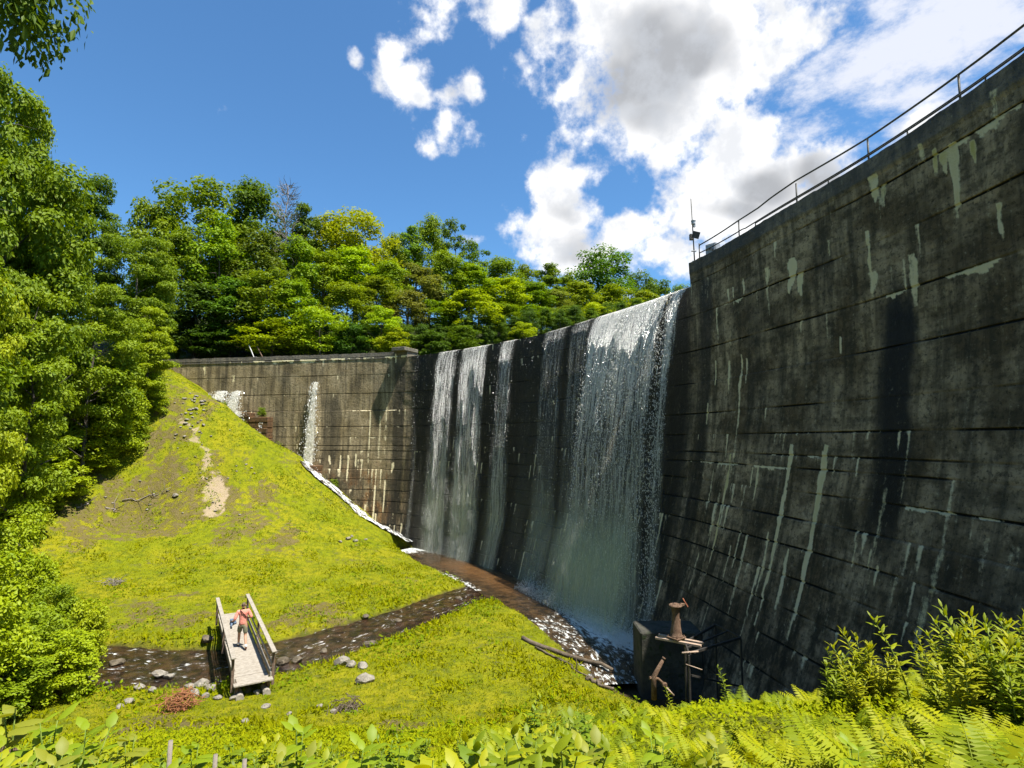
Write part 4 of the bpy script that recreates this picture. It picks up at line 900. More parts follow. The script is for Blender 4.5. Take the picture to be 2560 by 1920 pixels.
# ------------------------------------------------------------------ turf, ground cover
def scatter(n, x0, x1, y0, y1, seed):
    rg = np.random.default_rng(seed); x = rg.uniform(x0, x1, n); y = y0 + (y1 - y0) * rg.random(n); z = ground_z(x, y)
    return rg, x, y, z
rg, x, y, z = scatter(210000, -42, 9, 13, 56, 3)
sd_ = side_of(x, y); sa, scr = masks(x, y); keep = (z > WZ + .05) & (sd_ < -.4) & (sa < .3) & (rg.random(len(x)) > scr * .6) & (x > -36 - (y - 30) * .2) & (rg.random(len(x)) < np.clip(1.25 - y / 60, .3, 1))
b_, _, _ = seg_dist(x, y, STREAM[:, :2]); x, y, z, b_ = x[keep], y[keep], z[keep], b_[keep]; n = len(x)
cl = fbm(x * .8, y * .8, 91); hgt = rg.uniform(.07, .16, n) * (.7 + .9 * sstep(cl, .4, .7)) + .12 * (1 - sstep(b_, 2, 4)) * rg.random(n)
nr = unit(rg.normal(size=(n, 3)) * np.array([1, 1, .35]) + np.array([.2, -.2, .35]))
V, t = leaf_quads(np.stack([x, y, z + hgt * .3], -1), nr, hgt * 1.35, hgt * .34, rg, axis=rg.normal(size=(n, 3)) * .6 + np.array([0, 0, 1.]))
big = np.repeat(fbm(x * .25, y * .25, 17), 4)
o = build('grass', V, quads(n), M_BLADE, attrs={'tint': np.clip(t * .7 + big * .5 - .1, 0, 1)}); o.color = (.205, .225, .004, 1)
tag(o, 'short yellow green grass covering the meadow and the mound', 'grass', kind='stuff')
rg, x, y, z = scatter(70000, -38, 7, 12, 55, 23)
b_, _, _ = seg_dist(x, y, STREAM[:, :2]); nz = fbm(x * .7, y * .7, 101, 4) + .16 * np.exp(-((b_ - 2.8) / 1.4) ** 2)
keep = (z > WZ + .08) & (side_of(x, y) < -1) & (x > -36 - (y - 30) * .2) & (nz > .60); x, y, z, nz = x[keep], y[keep], z[keep], nz[keep]; n = len(x)
sz = rg.uniform(.07, .15, n); V, t = leaf_quads(np.stack([x, y, z + rg.random(n) * .34 * sstep(nz, .58, .72)], -1), unit(rg.normal(size=(n, 3)) * .7 + np.array([.1, -.2, .8])), sz * 1.3, sz * .6, rg)
o = build('meadow_weeds', V, quads(n), M_BLADE, attrs={'tint': t}); o.color = (.125, .185, .006, 1)
tag(o, 'clumps of darker leafy weeds on the meadow and along the stream banks', 'weeds', kind='stuff')
# low leafy weeds on the near bank
rg, x, y, z = scatter(210000, -13, 11, 1.6, 17, 8)
keep = (z > -8.6) & (side_of(x, y) < -3.0) & (np.abs(x) < y * 1.0 + 1.2) & (rg.random(len(x)) < np.clip(fbm(x * 1.3, y * 1.3, 44) * 2.6 - .55, .05, 1)); x, y, z = x[keep], y[keep], z[keep]; n = len(x)
nr = unit(rg.normal(size=(n, 3)) * .55 + np.array([.1, -.25, .8])); sz = rg.uniform(.022, .055, n) * np.clip(y / 6, .8, 1.6)
V, t = leaf_quads(np.stack([x, y, z + rg.uniform(.01, .26, n) * fbm(x * .9, y * .9, 3)], -1), nr, sz * 1.3, sz * .7, rg)
o = build('ground_cover', V, quads(n), M_BLADE, attrs={'tint': t}); o.color = (.2, .235, .006, 1)
tag(o, 'low leafy weeds matted over the near bank under the ferns', 'ground cover', kind='stuff')

# ------------------------------------------------------------------ near plants (built one unit tall or so, then copied)
def fern(seed):
    rg = np.random.default_rng(seed); root = empty('fern')
    for _ in range(rg.integers(6, 9)):
        a_ = rg.uniform(0, 6.28); el = rg.uniform(.9, 1.35); L = rg.uniform(.75, 1.05); m_ = 24
        t = np.linspace(0, 1, m_); d = np.array([math.cos(a_), math.sin(a_), 0])
        ang = el - t * rg.uniform(.7, 1.3); ds = L / m_
        hx = np.cumsum(np.cos(ang)) * ds; hz = np.cumsum(np.sin(ang)) * ds
        pts = d[None] * hx[:, None] + np.array([0, 0, 1.])[None] * hz[:, None]
        tg = unit(np.gradient(pts, axis=0)); side = np.array([-d[1], d[0], 0]); up = unit(np.cross(side[None], tg)) * -1
        Vs = []; Ts = []
        for sgn in (-1, 1):
            for j in range(1):
                k = np.arange(2, m_); pr = pts[k] + tg[k] * ds * .5 * j; ln = L * .23 * np.sin(np.pi * np.clip((k / m_) ** .75, 0, .985)) ** .8 + .012
                ax = unit(side[None] * sgn + tg[k] * .38 - np.array([0, 0, 1.]) * .18 + rg.normal(size=(len(k), 3)) * .06)
                c0 = pr + ax * ln[:, None] / 2; nn = unit(np.cross(ax, tg[k]) * sgn)
                # each pinna is five little leaflet pairs simplified to a saw-edged strip
                bb = unit(np.cross(nn, ax)); wd = ln * .10 + .003
                w0 = wd[:, None]; a1 = pr + ax * ln[:, None] - np.array([0, 0, .12]) * ln[:, None]
                Vs.append(np.stack([pr, pr + (a1 - pr) * .3 + bb * w0, a1, pr + (a1 - pr) * .3 - bb * w0], 1).reshape(-1, 3)); Ts.append(np.repeat(rg.random(len(k)) * .6 + .3, 4))
        V = np.vstack(Vs)
        mb = MB().tube([tuple(p) for p in pts[::4]] + [tuple(pts[-1])], list(np.linspace(.009, .002, len(pts[::4]) + 1)), 4)
        vv = np.vstack([V, np.array(mb.v)]); nq = len(V) // 4
        ff = [tuple(r_) for r_ in quads(nq).tolist()] + [tuple(i + len(V) for i in f) for f in mb.f]
        build('frond', vv, ff, M_FERN, root, attrs={'tint': np.concatenate([np.concatenate(Ts), np.full(len(mb.v), .3)])})
    kids_of(root); return root
def stemmed(seed, name, H=1.0, n=34, L=.17, W=.2, stems=1, up=.5, top=True, mat=None):
    """upright weed: leaves set all round the stem, growing smaller to a tuft at the tip"""
    rg = np.random.default_rng(seed); root = empty(name); st = MB(); Vs = []; Ts = []
    for s_ in range(stems):
        lean = rg.normal(size=2) * .16; h = H * rg.uniform(.75, 1)
        base = Vector((*(rg.normal(size=2) * .006), 0))
        pts = [base + Vector((lean[0] * t * t, lean[1] * t * t, h * t)) for t in np.linspace(0, 1, 7)]
        st.tube(pts, list(np.linspace(.011, .003, 7)), 5)
        for i in range(n):
            t = .12 + .88 * i / (n - 1); f = t * 6; k = min(int(f), 5); p = pts[k].lerp(pts[k + 1], f - k)
            az = i * 2.4 + rg.normal() * .3; e = up + .5 * (t > .9) + rg.normal() * .15
            ln = L * (1.05 - .55 * t) * rg.uniform(.8, 1.2); ax = np.array([math.cos(az) * math.cos(e), math.sin(az) * math.cos(e), math.sin(e)])
            sd = np.array([-math.sin(az), math.cos(az), 0]); nn = np.cross(ax, sd) * -1; w2 = ln * W / 2; p = np.array(p)
            K = 6; rows = []
            for q in range(K + 1):
                f = q / K; wq = w2 * math.sin(math.pi * min(f ** .72, .995)) * (1 + (.10 if q % 2 else -.04)); c_ = p + ax * ln * f - np.array([0, 0, .30]) * ln * f * f + nn * 0
                rows += [c_ + sd * wq + nn * wq * .28, c_, c_ - sd * wq + nn * wq * .28]
            Vs.append(np.array(rows)); Ts.append(rg.random())
    V = np.vstack(Vs); fs = []
    for i in range(len(Vs)):
        for q in range(6):
            b = i * 21 + q * 3; fs += [(b, b + 3, b + 4, b + 1), (b + 1, b + 4, b + 5, b + 2)]
    st.build('stem', M_STEM, root, smooth=True)
    build('leaves', V, fs, mat or M_BROAD, root, attrs={'tint': np.clip(np.repeat(np.array(Ts) * .8 + .1, 21) + np.tile(np.array([0, -.16, 0] * 7), len(Ts)) + np.tile(np.repeat([0, .08], [3, 3]).tolist() * 3 + [0, 0, 0], len(Ts)), 0, 1)}, smooth=True); kids_of(root)
    return root
PF = [fern(s_) for s_ in (1, 2, 3, 4)]
PW = [stemmed(5, 'weed', 1, 44, .2, .2, 1), stemmed(6, 'weed', 1, 44, .27, .2, 5, .6)]
PB = [stemmed(7, 'broadleaf_plant', .8, 16, .29, .44, 3, .2), stemmed(8, 'broadleaf_plant', .7, 15, .31, .42, 3, .25)]
PL = [stemmed(9, 'leafy_weed', .75, 26, .2, .36, 4, .4)]
cnt = {}
def plant(protos, u, vtop, Yd, col, label, group, cat, hmin=.3, hmax=1.3, k=1.0):
    pt_ = pat(u, vtop, Y=Yd); g = gz(pt_[0], Yd); h = pt_[2] - g
    if h < hmin * .6 or h > hmax * 1.4: return None
    h = min(max(h, hmin), hmax)
    pr = protos[int(u * 7 + vtop * 3) % len(protos)]
    o = pr if pr.name not in USED else copy_tree(pr); USED.add(pr.name)
    o.location = (pt_[0], Yd, g - .02); s_ = h * k; o.scale = (s_, s_, s_); o.rotation_euler.z = (u * 3.1 + Yd * 5) % 6.28
    o.rotation_euler.x = math.sin(u) * .12
    for ch in [q for q in C.objects if q.parent == o]: ch.color = (*col, 1)
    tag(o, label, cat, group); return o
def outline(u): return float(np.interp(u, [-50, 200, 420, 700, 900, 1080, 1250, 1450, 1700, 1850, 2000, 2100, 2250], [1560, 1585, 1610, 1600, 1585, 1540, 1505, 1490, 1475, 1440, 1450, 1390, 1380]))
FC = [(.22, .26, .005), (.17, .22, .005), (.26, .28, .005), (.13, .18, .005)]
rp = random.Random(4)
nf_ = 0
for Yd, du in ((8.4, 24), (7.6, 25), (6.8, 28), (6.1, 30), (5.4, 34), (4.8, 38), (4.2, 46), (3.7, 54), (3.2, 64), (2.8, 76), (2.45, 90)):
    u = 1030 if Yd > 3.5 else 760
    while u < 2290:
        uu = u + rp.uniform(-14, 14); vt = outline(uu) + rp.uniform(-6, 50) + (8.4 - Yd) * 24
        if rp.random() < .86:
            if plant(PF, uu, vt, Yd + rp.uniform(-.25, .25), rp.choice(FC), 'yellow green fern with arching fronds among the ferns of the near bank', 'ferns on the near bank', 'fern', .24, .46, 1.3): nf_ += 1
        else: plant(PL, uu, vt - 6, Yd + rp.uniform(-.25, .25), rp.choice(FC), 'leafy green weed in the tangle at the foot of the view', 'leafy weeds on the near bank', 'weed', .25, .6, 1.2)
        u += du
for i, (u, v, Yd, w_) in enumerate([(1120, 1475, 8, 0), (1570, 1440, 7.2, 0), (1870, 1375, 6.2, 1), (1830, 1400, 6.2, 1), (1790, 1420, 6.2, 1), (1905, 1410, 6, 1), (1955, 1310, 6, 0), (2100, 1335, 5.2, 1), (2150, 1325, 5, 1), (2070, 1350, 5.2, 1), (2200, 1340, 5, 1), (2125, 1355, 4.6, 1),
                                    (2040, 1390, 5.2, 1), (1190, 1540, 6.5, 0), (985, 1560, 6.5, 0), (1450, 1500, 6.5, 0), (2180, 1400, 4.2, 1), (1845, 1440, 5.2, 1), (1260, 1560, 4.6, 0), (1700, 1540, 4.4, 0), (2010, 1370, 5.6, 0), (700, 1600, 5.5, 0), (2170, 1370, 4.4, 1), (2090, 1400, 4.4, 1), (2015, 1430, 4.8, 1)]):
    nm = ['slender weed standing above the ferns', 'bushy weed with long narrow leaves above the ferns'][w_]
    plant([PW[w_]], u, v, Yd, FC[i % 3], f'{nm}, {ORD[i]} of the near bank weeds', 'tall weeds on the near bank', 'weed', .4, 1.35, 1.08)
for i in range(170):
    u = rp.uniform(-40, 1280); Yd = rp.choice((6.5, 5.6, 4.8, 4.1, 3.5, 3.0, 2.6)); v = outline(u) + rp.uniform(-10, 40) + (6.8 - Yd) * 17
    plant(PL + [PB[0]], u, v, Yd + rp.uniform(-.3, .3), rp.choice(FC + [(.13, .2, .01)]), 'leafy green weed in the tangle at the foot of the view', 'leafy weeds on the near bank', 'weed', .3, .9, 1.3)
for i, (u, v, Yd) in enumerate([(40, 1500, 4.2), (110, 1530, 3.9), (190, 1560, 3.6), (280, 1580, 3.5), (650, 1560, 3.6), (770, 1590, 3.2), (600, 1620, 3.0), (850, 1590, 3.4), (1420, 1580, 3.4), (1560, 1600, 3.2), (1850, 1600, 3.0), (420, 1600, 3.4), (1250, 1590, 3.2), (330, 1640, 2.8), (950, 1620, 2.9), (80, 1620, 2.8)]):
    plant(PB, u, v, Yd, (.17, .24, .008) if i % 3 else (.19, .21, .02), f'broad leaved bright sapling, {ORD[i]} of those at the bottom edge', 'broad leaved saplings on the near bank', 'sapling', .4, 1.1, 1.25)
# ------------------------------------------------------------------ footbridge and walker
def local(root): return root
BN = Vector((-8.8, 20.3, -8.25)); BD = Vector((-.508, .861, 0)); BRZ = math.atan2(BD.y, BD.x) - math.pi / 2; BL = 9.0
br = empty('footbridge', BN, BRZ); tag(br, 'narrow weathered wooden footbridge with plank deck and handrails crossing the stream', 'bridge')
rg = np.random.default_rng(9)
mb = MB(); y_ = .28
while y_ < BL:
    w_ = .14; mb.box((rg.normal() * .006, y_ + w_ / 2, -.02 + rg.normal() * .003), (1.02 + rg.normal() * .01, w_ - .008, .04), bev=.004); y_ += w_
mb.build('deck', M_WOOD, br)
mb = MB().box((0, .13, -.014), (1.24, .27, .05), bev=.006); mb.build('end_board', M_WOOD, br)
for sx in (-1, 1):
    MB().box((sx * .50, BL / 2 + .05, -.19), (.10, BL - .3, .28), bev=.01).build('beam', M_WOODD, br)
    k = MB().box((sx * .575, .25 + 2.15, .09), (.045, 4.3, .13), bev=.005).box((sx * .575, 4.6 + 2.1, .09), (.045, 4.2, .13), bev=.005); 
    MB().box((sx * .575, .25 + 2.15, .09), (.045, 4.28, .13), bev=.005).build('kick_board', M_WOOD, br); MB().box((sx * .575, 4.6 + 2.05, .09), (.045, 4.1, .13), bev=.005).build('kick_board', M_WOOD, br)
    for yy in (.32, 4.45, 8.5): MB().box((sx * .645, yy, .28), (.09, .09, 1.14), bev=.006).build('post', M_WOODD, br)
    for (a_, b_) in ((.1, 4.42), (4.43, 8.75)):
        MB().box((sx * .64, (a_ + b_) / 2, .875), (.155, b_ - a_, .04), bev=.006).build('handrail', M_WOOD, br)
    MB().box((sx * .59, 4.4, .42), (.03, 8.2, .09), bev=.004).build('middle_rail', M_WOOD, br)
for sx in (-.42, .42): MB().tube([(sx, -.06, -.41), (sx, .6, -.41)], .13, 10).build('bearer', M_WOOD, br, smooth=False)

def skin(name, bones, mat, parent=None, sub=2, extra=None):
    """bones: list of chains of (x, y, z, r); chains share joints by equal coordinates"""
    vs = []; rs = []; es = []; ix = {}
    for ch in bones:
        prev = None
        for (x_, y_, z_, *r_) in ch:
            key = (round(x_, 4), round(y_, 4), round(z_, 4))
            if key not in ix: ix[key] = len(vs); vs.append(key); rs.append(r_ if len(r_) == 2 else (r_[0], r_[0]))
            i = ix[key]
            if prev is not None and prev != i: es.append((prev, i))
            prev = i
    me = bpy.data.meshes.new(name); me.from_pydata(vs, es, []); o = bpy.data.objects.new(name, me); C.objects.link(o)
    sk = o.modifiers.new('s', 'SKIN'); sk.use_smooth_shade = True
    for i, q in enumerate(me.skin_vertices[0].data): q.radius = rs[i]; q.use_root = (i == 0)
    sb = o.modifiers.new('u', 'SUBSURF'); sb.levels = sub; sb.render_levels = sub
    dg = bpy.context.evaluated_depsgraph_get(); dg.update(); m2 = bpy.data.meshes.new_from_object(o.evaluated_get(dg)); m2.name = name
    V = [tuple(q.co) for q in m2.vertices]; Fc = [tuple(p.vertices) for p in m2.polygons]
    bpy.data.objects.remove(o)
    mb = MB().add(V, Fc)
    if extra: extra(mb)
    return mb.build(name, mat, parent, smooth=True)
M_SKINC = simple('skin', (.42, .22, .14), (.47, .26, .17), 5, .6, bump=.05); M_SHIRT = simple('coral_shirt', (.72, .23, .17), (.80, .30, .23), 5, .85, bump=.6)
M_SHORT = simple('khaki_shorts', (.13, .125, .07), (.22, .21, .14), 9, .9, bump=.4); M_HAIR = simple('hair', (.10, .065, .04), (.2, .15, .1), 25, .8, bump=.6)
M_SHOE = simple('brown_shoe', (.12, .05, .03), (.2, .09, .05), 12, .7); M_STRAP = simple('strap', (.05, .015, .01), (.08, .03, .02), 9, .7); M_SOCK = simple('sock', (.6, .6, .58), (.7, .7, .68), 9, .9)
M_BLUE = simple('blue_grey_cloth', (.09, .13, .2), (.2, .26, .36), 8, .9, bump=.6)
pe = empty('person', BN + BD * 3.75 + Vector((-.03, 0, 0)), BRZ); tag(pe, 'person in coral pink shirt and khaki shorts walking away across the footbridge', 'person')
# joints: walker faces +Y; left leg forward, right leg behind with the heel lifted
HIPL, HIPR = (-.095, 0, .93), (.095, -.01, .93)
KL, AL = (-.10, .20, .53), (-.10, .30, .10)
KR, AR = (.10, -.04, .50), (.11, -.33, .15)
SHL, SHR = (-.19, .03, 1.43), (.19, .01, 1.43)
EL_, WL = (-.31, -.05, 1.17), (-.33, .17, 1.05)
ER, WR = (.30, -.10, 1.19), (.22, .13, 1.12)
def J(p, r): return (*p, r)
def lerp(p, q, t): return tuple(a_ + (b_ - a_) * t for a_, b_ in zip(p, q))
def head_extra(mb):
    for sx in (-1, 1): mb.lathe((sx * .086, .045, 1.645), [(.006, -.034), (.016, -.02), (.018, 0), (.016, .022), (.005, .034)], 8)   # ears
    mb.lathe((0, .135, 1.625), [(.018, -.022), (.02, -.01), (.012, .015), (.007, .04)], 8)                                              # nose
    mb.lathe((0, .118, 1.585), [(.026, -.007), (.028, 0), (.022, .007)], 8)                                                            # mouth
    for sx in (-1, 1): mb.lathe((sx * .034, .108, 1.655), [(.008, -.01), (.014, 0), (.008, .01)], 8)
def hand(w, d, s_):
    """five finger chains fanned from the wrist w along direction d"""
    w = Vector(w); d = Vector(d).normalized(); sd = d.cross(Vector((0, 0, 1))).normalized(); ch = []
    palm = w + d * .07
    ch.append([(*w, .026), (*(w + d * .035), .032, ), (*palm, .034)])
    for k, (o_, L) in enumerate(((-.032, .062), (-.011, .074), (.011, .07), (.031, .055))):
        a_ = palm + sd * o_; b_ = a_ + d * L * .55 + Vector((0, 0, -.012)); c_ = b_ + d * L * .3 + Vector((0, 0, -.03))
        ch.append([(*palm, .034), (*(a_ + d * .015), .011), (*b_, .0095), (*c_, .008)])
    t0 = w + d * .035; t1 = t0 + sd * s_ * .045 + d * .025; t2 = t1 + sd * s_ * .012 + d * .035
    ch.append([(*t0, .032), (*t1, .012), (*t2, .010)]); return ch
spine = [(0, 0, .95, .12, .10), (0, 0, 1.1, .125, .10), (0, .015, 1.3, .15, .105), (0, .02, 1.43, .10, .085), (0, .025, 1.50, .056), (0, .035, 1.57, .062), (0, .04, 1.64, .088, .098), (0, .035, 1.70, .078, .088), (0, .03, 1.735, .045)]
body = [spine,
        [(0, 0, .95, .12, .10), J(HIPL, .092), J(lerp(HIPL, KL, .5), .078), J(KL, .056), J(lerp(KL, AL, .35), .058), J(AL, .036), (-.10, .33, .05, .038), (-.10, .43, .04, .036), (-.10, .50, .035, .024)],
        [(0, 0, .95, .12, .10), J(HIPR, .092), J(lerp(HIPR, KR, .5), .078), J(KR, .056), J(lerp(KR, AR, .35), .058), J(AR, .036), (.11, -.33, .09, .036), (.11, -.25, .05, .036), (.11, -.19, .035, .026)],
        [(0, .02, 1.43, .10, .085), J(SHL, .056), J(lerp(SHL, EL_, .5), .048), J(EL_, .040), J(lerp(EL_, WL, .4), .038), J(WL, .026)],
        [(0, .02, 1.43, .10, .085), J(SHR, .056), J(lerp(SHR, ER, .5), .048), J(ER, .040), J(lerp(ER, WR, .4), .038), J(WR, .026)]]
body += hand(WL, (-.25, .9, -.1), 1) + hand(WR, (-.4, .8, .1), -1)
skin('body', body, M_SKINC, pe, extra=head_extra)
skin('shirt', [[(0, -.005, .90, .16, .12), (0, 0, 1.0, .155, .12), (0, .005, 1.13, .15, .12), (0, .015, 1.3, .175, .125), (0, .02, 1.42, .13, .1), (0, .022, 1.475, .075)],
               [(0, .02, 1.42, .13, .1), J(SHL, .078), J(lerp(SHL, EL_, .5), .072), J(lerp(EL_, SHL, .05), .062), J(lerp(EL_, WL, .25), .054)],
               [(0, .02, 1.42, .13, .1), J(SHR, .078), J(lerp(SHR, ER, .5), .072), J(lerp(ER, SHR, .05), .062), J(lerp(ER, WR, .25), .054)]], M_SHIRT, pe)
skin('shorts', [[(0, 0, .99, .14, .115), (0, 0, .92, .15, .12)], [(0, 0, .92, .15, .12), J(lerp(HIPL, KL, .15), .108), J(lerp(HIPL, KL, .55), .098), J(lerp(HIPL, KL, .86), .092)],
                [(0, 0, .92, .15, .12), J(lerp(HIPR, KR, .15), .108), J(lerp(HIPR, KR, .55), .098), J(lerp(HIPR, KR, .86), .092)]], M_SHORT, pe)
skin('hair', [[(0, .015, 1.60, .066, .05), (0, .012, 1.67, .092, .088), (0, .022, 1.735, .074, .078), (0, .03, 1.765, .03)]], M_HAIR, pe)
skin('shoe', [[(-.10, .27, .07, .05, .046), (-.10, .37, .05, .05, .04), (-.10, .47, .04, .046, .034), (-.10, .53, .035, .03)]], M_SHOE, pe)
skin('shoe', [[(.11, -.37, .13, .046, .05), (.11, -.31, .075, .05, .04), (.11, -.22, .045, .046, .036), (.11, -.16, .035, .03)]], M_SHOE, pe)
for p_, q_ in ((lerp(AL, KL, -.05), lerp(AL, KL, .16)), (lerp(AR, KR, -.05), lerp(AR, KR, .16))): MB().tube([p_, q_], [.045, .047], 10).build('sock', M_SOCK, pe, smooth=True)
MB().tube([(-.115, -.075, 1.50), (-.05, -.125, 1.42), (.06, -.125, 1.28), (.16, -.075, 1.16), (.19, .0, 1.1), (.14, .12, 1.12), (0, .15, 1.3), (-.10, .07, 1.49), (-.115, -.075, 1.50)], .017, 6).build('shoulder_strap', M_STRAP, pe, smooth=True)
# what the walker carries
bu = empty('jacket_bundle', BN + BD * 4.0 + Vector((-.42, .05, .98)), BRZ); bu.scale = (.8, .8, .8); tag(bu, 'crumpled blue grey jacket carried at the left hand of the walker', 'jacket')
m_ = MB(); rgb = np.random.default_rng(3)
for c_, s_ in (((0, 0, 0), (.16, .13, .13)), ((-.04, .06, -.12), (.13, .11, .13)), ((.06, -.03, -.1), (.11, .1, .12)), ((-.09, 0, .05), (.09, .1, .09))): m_.rock(c_, s_, rgb)
m_.build('jacket_body', M_BLUE, bu, smooth=True)
MB().tube([(-.05, -.02, -.1), (-.10, -.05, -.24), (-.08, -.03, -.36)], [.06, .05, .045], 8).build('sleeve', M_BLUE, bu, smooth=True)

# ------------------------------------------------------------------ gear on the crest of the right wall
CE = wall(np.linspace(0, S_R, 900), HR, -.42); CEP = proj(CE); CSS = np.linspace(0, S_R, 900); CEP[CE[:, 1] < 3] = 1e6
def crest_s(u): return CSS[np.argmin(np.abs(CEP[:, 0] - u))]
ra = empty('crest_railing', tuple(wall(S_R, HR, -.42))); L0 = Vector(ra.location); tag(ra, 'dark steel pipe railing running along the top of the tall right wall', 'railing')
ps = [crest_s(u) for u in (1512, 1597, 1723, 1878, 2078)]; ps[0] = S_R - .25; stp = ps[3] - ps[4]
ps += [ps[4] - (stp) * k for k in (1, 2, 3, 4, 5)]
def cw(s, h, e=-.42): p = wall(float(s), HR, e); return Vector((p[0], p[1], HR + h)) - L0
for s in ps: MB().tube([cw(s, -.1), cw(s, 1.0)], .03, 8).tube([cw(s, -.02), cw(s, .02)], .075, 10).build('post', M_RAIL, ra, smooth=True)
sb = ps[1] + (ps[2] - ps[1]) * .38
tp = [(ps[0] , .9), (ps[1], 1.0), (sb, .99), (sb + (ps[2] - sb) * .35, 1.06)] + [(s, 1.12 if i == 0 else 1.0) for i, s in enumerate(ps[2:])]
fine = []
for (sa_, ha), (sb_, hb) in zip(tp[:-1], tp[1:]):
    for t in np.linspace(0, 1, 6, endpoint=False): fine.append((sa_ + (sb_ - sa_) * t, ha + (hb - ha) * t))
fine.append(tp[-1])
MB().tube([cw(s, h) for s, h in fine], .032, 8).build('top_rail', M_RAIL, ra, smooth=True)
MB().tube([cw(s, .5 if i < 8 else .46) for i, (s, h) in enumerate(fine)], .028, 8).build('lower_rail', M_RAIL, ra, smooth=True)
pi = empty('conduit_pipe', tuple(wall(crest_s(1640), HR, -.25))); L1 = Vector(pi.location); tag(pi, 'thin pipe on short brackets just under the railing of the right wall', 'pipe')
sq = np.linspace(crest_s(1640), ps[-1], 50)
MB().tube([Vector(tuple(wall(float(s), HR, -.25))) + Vector((0, 0, .3)) - L1 for s in sq], .026, 7).build('pipe_run', M_RAIL, pi, smooth=True)
for u in (1632, 1790, 1965, 2135):
    s = crest_s(u + 8); p = Vector(tuple(wall(float(s), HR, -.25))) - L1
    MB().tube([p + Vector((0, 0, -.1)), p + Vector((0, 0, .3))], .022, 6).tube([p + Vector((.25, .1, -.05)), p + Vector((0, 0, .26))], .016, 6).build('bracket', M_RAIL, pi, smooth=True)
pp_ = wall(S_R - .12, HR, -.22); mp = empty('gauge_mast', (pp_[0], pp_[1], HR)); tag(mp, 'slim mast with antenna and gauge boxes at the end of the right wall', 'mast')
MB().tube([(0, 0, -.1), (-.04, 0, 1.6), (-.09, 0, 3.35)], [.034, .03, .022], 8).build('mast_pole', M_RAIL, mp, smooth=True)
MB().lathe((-.02, -.05, 1.98), [(.06, 0), (.105, .02), (.105, .16), (.125, .17), (.125, .2), (.05, .24)], 12).box((.03, -.05, 1.92), (.1, .1, .16), bev=.01).build('sensor_head', M_GALV, mp)
sp_ = MB().box((.08, -.1, 1.42), (.46, .03, .34), rx=.45, rz=.5, bev=.005); sp_.build('solar_panel', M_STEELD, mp)
MB().box((-.1, .05, 1.36), (.2, .16, .3), bev=.01).build('logger_box', M_STEELD, mp)
MB().box((0, 0, .1), (.22, .12, .04), bev=.005).box((-.02, 0, .62), (.24, .1, .04), bev=.005).build('clamp', M_GALV, mp)
cb = wall(S_R - .85, HR, -.75); o = MB().box((0, 0, .02), (.66, .5, .06), bev=.01).box((0, 0, .42), (.58, .42, .74), bev=.03).box((0, -.225, .42), (.46, .03, .58), bev=.008)
ck = empty('equipment_cabinet', (cb[0], cb[1], HR), -.9); tag(ck, 'pale grey metal cabinet behind the railing beside the mast', 'cabinet')
o.build('case', M_GALV, ck); MB().lathe((0, 0, 0), [(.0, 0), (.05, 0), (.05, .03), (.0, .03)], 10).build('vent', M_STEELD, ck, loc=(0, -.27, .5)).rotation_euler = (R(90), 0, 0)
MB().box((.14, -.26, .42), (.03, .04, .12), bev=.005).build('handle', M_STEELD, ck)
# small rusty posts leaning on the wing wall's crest
for (u0, v0, u1, v1, e, lb) in ((547, 778, 538, 746, -.3, 'thin pale steel post leaning left on the wing wall crest'), (560, 776, 555, 748, -.9, 'short rusty post leaning behind the pale one on the wing wall crest')):
    s, _ = hit(u0, v0 + 5); p = wall(s, HL, e); q = at(u1 * W_ / 2212, v1 * W_ / 2212, Y=p[1] + .2)
    o = MB().tube([(0, 0, -.4), tuple(q - np.array([p[0], p[1], HL]))], .055, 6).box((0, 0, .02), (.3, .3, .05), bev=.01).build('steel_post', M_RUST if e < -.5 else M_GALV, loc=(p[0], p[1], HL)); tag(o, lb, 'post')

# ------------------------------------------------------------------ outlet block, gate stand, platform
bp_ = at(647, 632, Y=22.6); BX, BY = 5.55, 22.9
sB = s_near((10.0, 23.2)); nB = cnrm(sB); aB = math.atan2(nB[1], nB[0]) - math.pi / 2
cor = pat(1381, 1362, Y=22.0)
blk = empty('outlet_block', (cor[0] + 1.3, 22.7, -9.4)); tag(blk, 'dark mossy concrete outlet block at the foot of the big fall', 'concrete block')
mm = MB().box((-.15, -.2, (cor[2] + 9.4) / 2 - .3), (2.3, 1.4, cor[2] + 10.0), bev=.05); mm.build('block_body', M_CONCD, blk)
vb = pat(1461, 1378, Y=18.6); VB = Vector(vb)
vs_ = empty('gate_stand', VB, .15); tag(vs_, 'rusty cast iron gate stand with capped head and crank standing on steel channels', 'valve stand')
S_ = 1.0
MB().box((0, 0, .03), (.52, .46, .06), bev=.015, rz=.5).build('base_plate', M_RUST, vs_)
for a_ in range(4):
    t = .5 + math.pi / 4 + a_ * math.pi / 2; MB().lathe((math.cos(t) * .27, math.sin(t) * .25, .06), [(.03, 0), (.03, .03), (.015, .035), (.015, .06)], 6).build('bolt', M_RUST, vs_)
MB().lathe((0, 0, .06), [(.225, 0), (.225, .03), (.20, .05), (.195, .16), (.165, .32), (.135, .52), (.125, .72), (.14, .88), (.165, .98), (.165, 1.0)], 24).build('pedestal', M_RUST, vs_, smooth=True)
MB().lathe((0, 0, 1.06), [(.17, 0), (.225, .015), (.235, .05), (.21, .085), (.15, .10), (.145, .085), (.09, .085), (.085, .125), (.05, .135)], 24).build('head', M_RUST, vs_, smooth=True)
gb = MB().box((.27, .03, 1.12), (.14, .1, .1), bev=.015).tube([(.3, .03, 1.13), (.42, .02, 1.14)], .03, 8); gb.build('gear_box', M_RUST, vs_)
